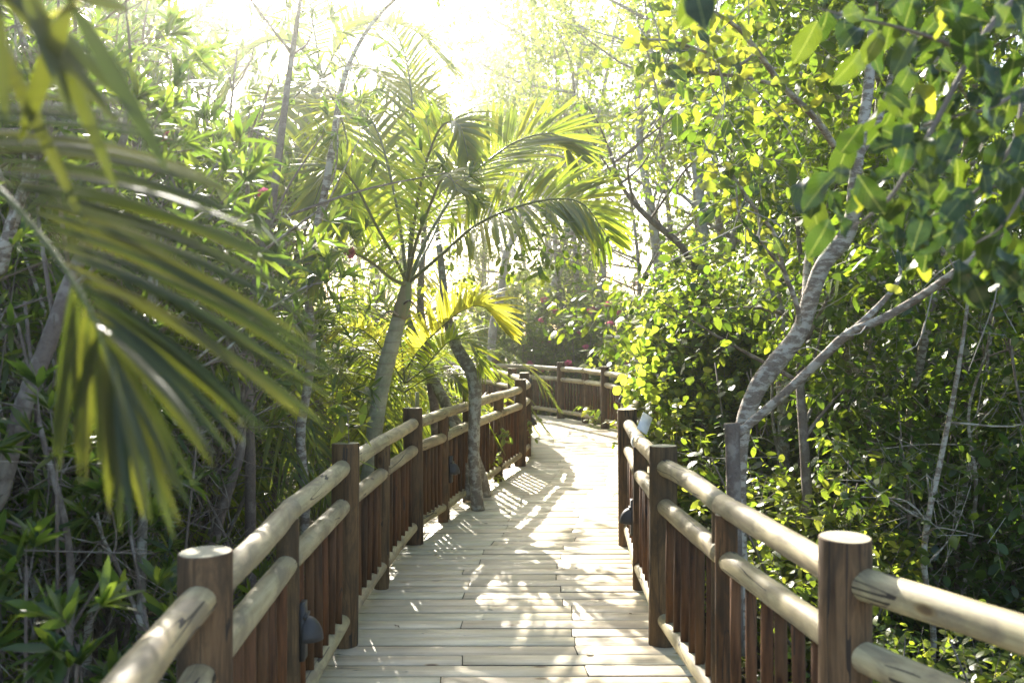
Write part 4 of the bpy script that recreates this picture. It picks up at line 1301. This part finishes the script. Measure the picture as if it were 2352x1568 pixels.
for i, (lb, bm, pts, rd) in enumerate(TR2):
    e = empty('slender_tree', (0, 0, 0), 0, lb, 'tree', 'slender trunks to the right and beyond the bend')
    pp = Pl(pts)
    if pp[0].z > GZ: pp = [Vector((pp[0].x, pp[0].y, GZ - .05))] + pp; rd = [rd[0]] + rd
    limb('trunk', pp, rd, M[bm], e, 40, 10, .03)
    C = spline(pp, 40); dd = pts[0][2]
    rng = np.random.default_rng(160 + i)
    cs = []
    for b in range(9):
        p = C[int(rng.uniform(20, 39))]
        q = p + np.array([rng.normal(0, .07 * dd), rng.normal(0, .04 * dd), rng.uniform(.03, .10) * dd])
        limb('branch', [p, (p + q) / 2 + rng.normal(0, .008 * dd, 3), q], [rd[-1] * .9 + .004, .004], M[bm], e, 10, 6)
        cs.append(q)
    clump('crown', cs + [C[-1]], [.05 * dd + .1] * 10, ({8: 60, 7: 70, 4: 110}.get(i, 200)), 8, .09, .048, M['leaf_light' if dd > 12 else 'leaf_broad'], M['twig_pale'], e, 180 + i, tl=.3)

# more thin stems, each a young tree of its own
rng = np.random.default_rng(71)
YT = [(2.45, 5.6, 'pale'), (3.0, 6.3, 'pale'), (3.5, 5.9, 'brown'), (2.2, 7.3, 'lichen'), (3.9, 7.4, 'pale'), (3.2, 8.6, 'lichen'), (4.6, 8.0, 'pale'), (2.9, 4.9, 'pale'), (4.1, 9.6, 'lichen'), (2.6, 9.8, 'pale'),
      (-1.75, 4.4, 'brown'), (-2.2, 5.2, 'pale'), (-2.6, 4.6, 'brown'), (-1.9, 6.0, 'lichen'), (-2.9, 5.6, 'brown'), (-2.4, 6.8, 'brown'), (-3.3, 6.4, 'pale'), (-3.0, 7.6, 'brown'), (-2.0, 7.3, 'brown'), (-3.9, 7.4, 'lichen'),
      (-1.6, 3.4, 'brown'), (-1.5, 3.95, 'pale'), (-2.2, 4.3, 'lichen'), (-1.5, 4.7, 'brown'), (-1.9, 3.7, 'brown'), (-1.6, 3.05, 'pale'), (-2.7, 3.9, 'pale')]
YL = ['nearest thin pale stem right of the curved tree', 'thin pale stem with sideways twigs in the right-hand shade', 'thin brown stem in the right-hand shade', 'mottled thin stem behind the curved tree', 'pale bent stem at the right edge', 'mottled stem behind the dark shrub', 'far right pale stem', 'low pale stem beside the near right railing', 'mottled stem in the right background', 'pale stem behind the dark straight trunk',
      'brown stem close behind the first left bay', 'pale stem in the left thicket behind the first bay', 'brown stem under the hanging frond', 'mottled stem left of the second left post', 'brown stem low in the dark left thicket', 'brown stem rising to the glare left of the forked one', 'pale stem deep in the left thicket', 'brown stem at the back of the left thicket', 'brown stem just left of the ringed palm', 'mottled stem far back at the left',
      'brown stem in the lower left corner', 'pale stem just left of the first left post', 'mottled stem crossing the lower left shade', 'brown stem behind the middle of the first left bay', 'brown stem low at the left edge beside another', 'pale slim stem nearest the camera at the left', 'pale stem at the far left edge']
for i, ((x, y, b), lb) in enumerate(zip(YT, YL)):
    e = empty('young_tree', (x, y, GZ), 0, lb, 'tree', 'thin young trees on both sides')
    bm = M[{'pale': 'bark_pale', 'brown': 'bark_brown', 'lichen': 'bark_lichen'}[b]]
    lean = np.array([rng.normal(.35 if x > 0 else .1, .35), rng.normal(0, .2)]) if i < 20 else np.array([rng.normal(-.15, .15), rng.normal(.1, .15)])
    H = rng.uniform(2.6, 3.6) if x > 0 else (rng.uniform(3.0, 4.4) if i < 20 else rng.uniform(2.0, 2.6))
    pts = [np.array([lean[0] * t + rng.normal(0, .07), lean[1] * t + rng.normal(0, .05), H * t - .05]) for t in np.linspace(0, 1, 7)]
    r0_ = rng.uniform(.012, .022)
    limb('trunk', pts, [r0_, r0_ * .8, r0_ * .3], bm, e, 30, 8, .03)
    C = spline(pts, 40); cs = []
    tb = MB()
    for k in range(12):
        t = rng.uniform(.15, .95); p = C[int(t * 39)]
        q = p + np.array([rng.normal(0, .45 if i < 20 else .2), rng.normal(0, .3 if i < 20 else .15), rng.uniform(-.05, .55)])
        m_ = (p + q) / 2 + rng.normal(0, .07, 3)
        tb.tube(spline([p, m_, q], 8), [r0_ * .4, .002], 5, caps=False)
        for z in range(3):
            q2 = m_ + rng.normal(0, .18, 3)
            tb.tube(spline([m_, (m_ + q2) / 2 + rng.normal(0, .03, 3), q2], 4), [.003, .0012], 4, caps=False)
        cs.append(q)
    obj('branches', tb.build('branches', bm, True), e, kind='stuff')
    if x > 0: clump('crown', cs, [.16] * len(cs), 60, 6, .075, .038, M['leaf_broad'], M['twig_pale'], e, 700 + i, tl=.2)
    else: clump('crown', cs, [.12] * len(cs), 26, 11, .13, .021, M['leaf_ole'], M['twig'], e, 700 + i, shape='lance', up=.6, whorl=True, tl=.15)

# near whorls in the lower left corner
for i, (px, py, d, lb) in enumerate([(330, 1400, 2.9, 'green whorl of long leaves just left of the first left post'), (130, 1080, 3.0, 'whorl of long blue-green leaves at the left edge, level with the frond tips'), (455, 760 + 220, 3.9, 'small whorl of long leaves below the frond'), (60, 1300, 2.8, 'whorl of long leaves in the lower left corner'),
                                      (300, 1230, 3.3, 'dark whorl of long leaves low in the left thicket'), (180, 1480, 2.6, 'whorl of long leaves at the very bottom left')]):
    e = empty('oleander_shoot', (0, 0, 0), 0, lb, 'shoot', 'oleander shoots near the lower left corner')
    top = np.array(P(px, py, d)); rng = np.random.default_rng(800 + i)
    b0 = np.array([top[0] + rng.normal(0, .2), top[1] + .15, GZ])
    C = limb('stem', [b0, (b0 + top) / 2 + rng.normal(0, .06, 3), top], [.009, .005], M['bark_brown'], e, 14, 7)
    clump('leaves', [top, top + rng.normal(0, .10, 3), top + rng.normal(0, .12, 3) - [0, 0, .1]], [.03, .05, .06], 7, 14, .125, .024, M['leaf_ole'], M['twig'], e, 810 + i, shape='lance', up=1.0, whorl=True, tl=.10, mid=True)

# ---- shrubs and undergrowth on the right
SH = [(2.3, 3.9, 'shrub_light', 0, .62, 'bright glossy shrub low under the near right railing'),
      (1.75, 4.3, 'shrub', 0, .50, 'small green shrub between the near right posts'),
      (3.2, 4.6, 'shrub', 1, .60, 'low shrub at the lower right edge'),
      (2.0, 6.0, 'shrub_light', 0, .85, 'yellow-lit shrub around the foot of the dark trunk'),
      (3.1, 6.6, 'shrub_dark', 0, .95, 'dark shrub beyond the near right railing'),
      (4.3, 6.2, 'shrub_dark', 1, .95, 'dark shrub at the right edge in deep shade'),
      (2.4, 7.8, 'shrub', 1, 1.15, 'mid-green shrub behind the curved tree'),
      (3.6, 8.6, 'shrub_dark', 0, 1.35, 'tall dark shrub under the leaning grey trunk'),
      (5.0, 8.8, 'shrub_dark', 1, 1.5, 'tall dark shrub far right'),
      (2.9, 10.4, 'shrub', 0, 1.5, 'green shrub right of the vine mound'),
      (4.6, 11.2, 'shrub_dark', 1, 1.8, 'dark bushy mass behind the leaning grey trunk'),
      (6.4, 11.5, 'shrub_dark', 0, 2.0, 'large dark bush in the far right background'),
      (3.4, 13.0, 'shrub_light', 0, 1.7, 'sunlit bush beyond the vine mound'),
      (5.4, 15.0, 'shrub', 1, 2.2, 'green bush in the right middle distance'),
      (3.0, 16.2, 'shrub_light', 0, 1.6, 'pale bush right of the far railing bend'),
      (7.6, 16.0, 'shrub', 0, 2.4, 'wide green bush at the right horizon'),
      (-1.35, 3.4, 'shrub_dark', 0, .42, 'dark low shrub under the near left railing'),
      (-1.5, 12.6, 'shrub_light', 0, .95, 'sunlit shrub behind the inner railing before the bend'),
      (-.75, 10.2, 'shrub', 0, .55, 'small leafy shrub behind the leaning trunks'),
      (.1, 22.9, 'shrub_light', 0, 1.9, 'light green bush filling the view behind the far railing, left part'),
      (1.9, 22.7, 'shrub_light', 0, 1.8, 'light green bush behind the pink-flowered oleanders, right part'),
      (-3.0, 15.5, 'shrub_light', 0, 1.8, 'bright bush behind the far left corner')]
for i, (x, y, k, v, s, lb) in enumerate(SH):
    place(VAR[k][v % len(VAR[k])], 'leafy_shrub', lb, 'shrub', (x, y, GZ), i * 2.1, s, 'shrubs under the trees', 'stem', squash=1.15)

# ---- pink-flowered oleanders beyond the bend
PK = [(.3, 21.5, .62, 'pink-flowered oleander left behind the far railing'), (1.6, 21.2, .66, 'pink-flowered oleander behind the middle of the far railing'),
      (2.9, 20.0, .70, 'pink-flowered oleander right behind the far railing'), (.9, 23.5, .9, 'taller pink-flowered oleander in the second row')]
for i, (x, y, s, lb) in enumerate(PK):
    e = place(VAR['ole'][i % 3], 'oleander_shrub', lb, 'shrub', (x, y, GZ), i * 2.3, s, 'pink-flowered oleanders beyond the railing', 'stem', squash=1.35)
    rng = np.random.default_rng(400 + i)
    for k in range(8):
        q = np.array([rng.normal(0, .8), -1.0 + rng.normal(0, .35), rng.uniform(2.4, 4.6)])
        o = flower('flower', q, .085, None, None, e, 410 + i * 20 + k, 18); o.location = tuple(q)

# ---- trees of the middle distance and background
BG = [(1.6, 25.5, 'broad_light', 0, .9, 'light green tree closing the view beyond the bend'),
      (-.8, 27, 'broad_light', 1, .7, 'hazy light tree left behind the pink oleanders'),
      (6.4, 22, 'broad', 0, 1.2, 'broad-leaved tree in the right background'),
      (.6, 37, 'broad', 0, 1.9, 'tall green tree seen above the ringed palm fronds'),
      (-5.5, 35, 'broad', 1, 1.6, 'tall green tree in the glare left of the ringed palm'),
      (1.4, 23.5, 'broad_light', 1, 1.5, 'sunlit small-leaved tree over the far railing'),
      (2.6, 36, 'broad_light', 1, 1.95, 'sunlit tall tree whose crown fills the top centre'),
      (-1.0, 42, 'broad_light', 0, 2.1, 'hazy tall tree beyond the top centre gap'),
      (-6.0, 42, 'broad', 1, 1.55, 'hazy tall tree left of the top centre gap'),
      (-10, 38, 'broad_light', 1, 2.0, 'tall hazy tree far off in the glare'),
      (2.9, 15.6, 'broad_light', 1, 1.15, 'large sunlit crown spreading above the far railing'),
      (3.8, 14.0, 'broad', 0, 1.05, 'crown of mid-green leaves over the vine mound'),
      (6.6, 14.5, 'broad', 1, 1.15, 'tree with dense crown in the right middle distance'),
      (4.4, 10.5, 'broad', 1, .95, 'thin-stemmed leafy tree behind the leaning grey trunk'),
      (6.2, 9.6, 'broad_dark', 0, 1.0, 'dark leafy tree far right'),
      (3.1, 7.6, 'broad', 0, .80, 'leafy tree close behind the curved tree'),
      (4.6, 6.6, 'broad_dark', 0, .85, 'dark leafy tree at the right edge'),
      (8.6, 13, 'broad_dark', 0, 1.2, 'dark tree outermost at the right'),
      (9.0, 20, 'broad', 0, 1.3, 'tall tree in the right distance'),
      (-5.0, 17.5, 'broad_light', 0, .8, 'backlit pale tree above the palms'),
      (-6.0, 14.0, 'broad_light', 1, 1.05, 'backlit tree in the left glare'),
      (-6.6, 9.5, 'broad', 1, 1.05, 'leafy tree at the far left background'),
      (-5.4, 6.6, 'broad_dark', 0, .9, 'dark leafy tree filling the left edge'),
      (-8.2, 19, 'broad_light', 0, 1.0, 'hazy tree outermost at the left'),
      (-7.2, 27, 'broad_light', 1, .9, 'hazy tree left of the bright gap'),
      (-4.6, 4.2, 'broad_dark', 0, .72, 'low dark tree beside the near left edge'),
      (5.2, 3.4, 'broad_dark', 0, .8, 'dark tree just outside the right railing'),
      (7.5, 27, 'broad', 1, 1.3, 'broad tree at the back right'),
      (12.5, 18, 'broad_dark', 0, 1.4, 'dark tree at the outer right distance')]
for i, (x, y, k, v, s, lb) in enumerate(BG):
    place(VAR[k][v % len(VAR[k])], 'broadleaf_tree', lb, 'tree', (x, y, GZ), i * 1.3 + .4, s, 'background broadleaf trees', 'trunk')

# far woods closing the horizon, one mass
rng = np.random.default_rng(77)
n_ = 26000
a_ = rng.uniform(-1.25, 1.25, n_); r_ = rng.uniform(34, 48, n_)
hmax = 3.6 + 1.0 * np.sin(a_ * 9) + 1.2 * np.sin(a_ * 23 + 1)
z_ = GZ + hmax * rng.random(n_) ** .8
c_ = np.stack([np.sin(a_) * r_, np.cos(a_) * r_, z_], 1)
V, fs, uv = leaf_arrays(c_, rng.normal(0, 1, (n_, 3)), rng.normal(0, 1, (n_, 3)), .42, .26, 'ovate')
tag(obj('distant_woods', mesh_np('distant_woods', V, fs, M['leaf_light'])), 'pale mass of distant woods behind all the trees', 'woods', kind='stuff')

# low ground plants both sides of the boardwalk, one mass
n_ = 9000
x_ = np.concatenate([rng.uniform(-7, -1.3, n_ // 2), rng.uniform(1.7, 9, n_ - n_ // 2)]); y_ = rng.uniform(1, 20, n_)
ok = ~((x_ > 0) & (x_ < 2.4) & (y_ > 9)); x_, y_ = x_[ok], y_[ok]; n_ = len(x_)
b_ = np.repeat(np.stack([x_, y_, np.full(n_, GZ + .02)], 1), 5, axis=0)
d_ = rng.normal(0, .6, (len(b_), 3)); d_[:, 2] = rng.uniform(.3, 1.2, len(b_))
V, fs, uv = leaf_arrays(b_ + rng.normal(0, .04, b_.shape) * [1, 1, 0], d_, rng.normal(0, .4, (len(b_), 3)) + [0, 0, 1], rng.uniform(.10, .26, len(b_)), .045, 'low', grav=.3)
tag(obj('undergrowth', mesh_np('undergrowth', V, fs, M['leaf_broad'])), 'low green undergrowth covering the ground below the boardwalk', 'undergrowth', kind='stuff')
n_ = 16000
x_ = rng.uniform(-9, 10, n_); y_ = rng.uniform(.5, 22, n_)
V, fs, uv = leaf_arrays(np.stack([x_, y_, np.full(n_, GZ + .10) + rng.normal(0, .03, n_)], 1), rng.normal(0, 1, (n_, 3)) * [1, 1, .2], rng.normal(0, .3, (n_, 3)) + [0, 0, 1], .085, .045, 'ovate', fold=.3)
tag(obj('leaf_litter', mesh_np('leaf_litter', V, fs, M['litter'])), 'brown dry leaf litter strewn over the ground', 'leaf litter', kind='stuff')

# sprigs pushing through the left railing
for i, (px, py, d, lb) in enumerate([(1150, 1020, 10.2, 'small leafy sprig poking through the left railing near the bend'), (1135, 1075, 10.0, 'lower leafy sprig poking through the left railing'), (1222, 985, 12.2, 'sprig of round leaves below the far left lamp'), (1555, 975, 7.9, 'leafy sprig hanging by the right railing bracket'), (800, 985, 4.9, 'sprig of long leaves on top of the second left post')]):
    e = empty('leafy_sprig', tuple(P(px, py, d)), 0, lb, 'sprig')
    mb = MB(); mb.tube(spline([(0, .1, -.25), (0, .02, -.08), (0, -.02, .1)], 6), [.004, .002], 5); obj('stem', mb.build('stem', M['twig']), e)
    clump('leaves', [(0, 0, 0), (0, -.02, .1), (0, .03, -.14)], [.05, .05, .05], 7, 5, .075 if i < 4 else .12, .036, M['leaf_light'], M['twig'], e, 500 + i, tl=.08)

# fallen leaves on the deck
rng = np.random.default_rng(3)
FL = [leaf_mesh(.05, .024, M['litter'], 30, curl=.4), leaf_mesh(.04, .02, M['litter'], 31, curl=-.3)]
for k, (px, py, lb) in enumerate([(1345, 1508, 'dark dry leaf on the nearest deck boards, left of the middle'), (1448, 1412, 'dry leaf on the deck boards close to the right railing'), (1003, 1275, 'dry leaf on the deck beside the second left post'),
                                  (1287, 1310, 'dry leaf in the middle of the deck, level with the second right post'), (905, 1440, 'dry leaf on the deck just right of the first left big post'), (1120, 1205, 'dry leaf on the deck in front of the leaning trunks')]):
    dd = CAMH * F / (py - 760)
    o = obj('fallen_leaf', FL[k % 2])
    tag(o, lb, 'leaf', 'dry leaves fallen on the deck')
    o.location = P(px, py, dd); o.location.z = .008
    o.rotation_euler = (rng.normal(0, .2), rng.normal(0, .2), rng.uniform(0, 6.28))
    o.scale = (rng.uniform(.6, 1),) * 3

# ------------------------------------------------------------------ haze
HAZE = 0.0042
if HAZE:
    hm = bpy.data.materials.new('air_haze'); hm.use_nodes = True
    t = hm.node_tree; t.nodes.clear()
    out = t.nodes.new('ShaderNodeOutputMaterial'); pv = t.nodes.new('ShaderNodeVolumePrincipled')
    pv.inputs['Color'].default_value = (.97, 1.0, .90, 1)
    pv.inputs['Density'].default_value = HAZE
    pv.inputs['Anisotropy'].default_value = .925
    t.links.new(pv.outputs[0], out.inputs['Volume'])
    mb = MB(); mb.box((0, 20, 7.2), (130, 110, 18.4))
    obj('haze', mb.build('haze', hm), kind='stuff')
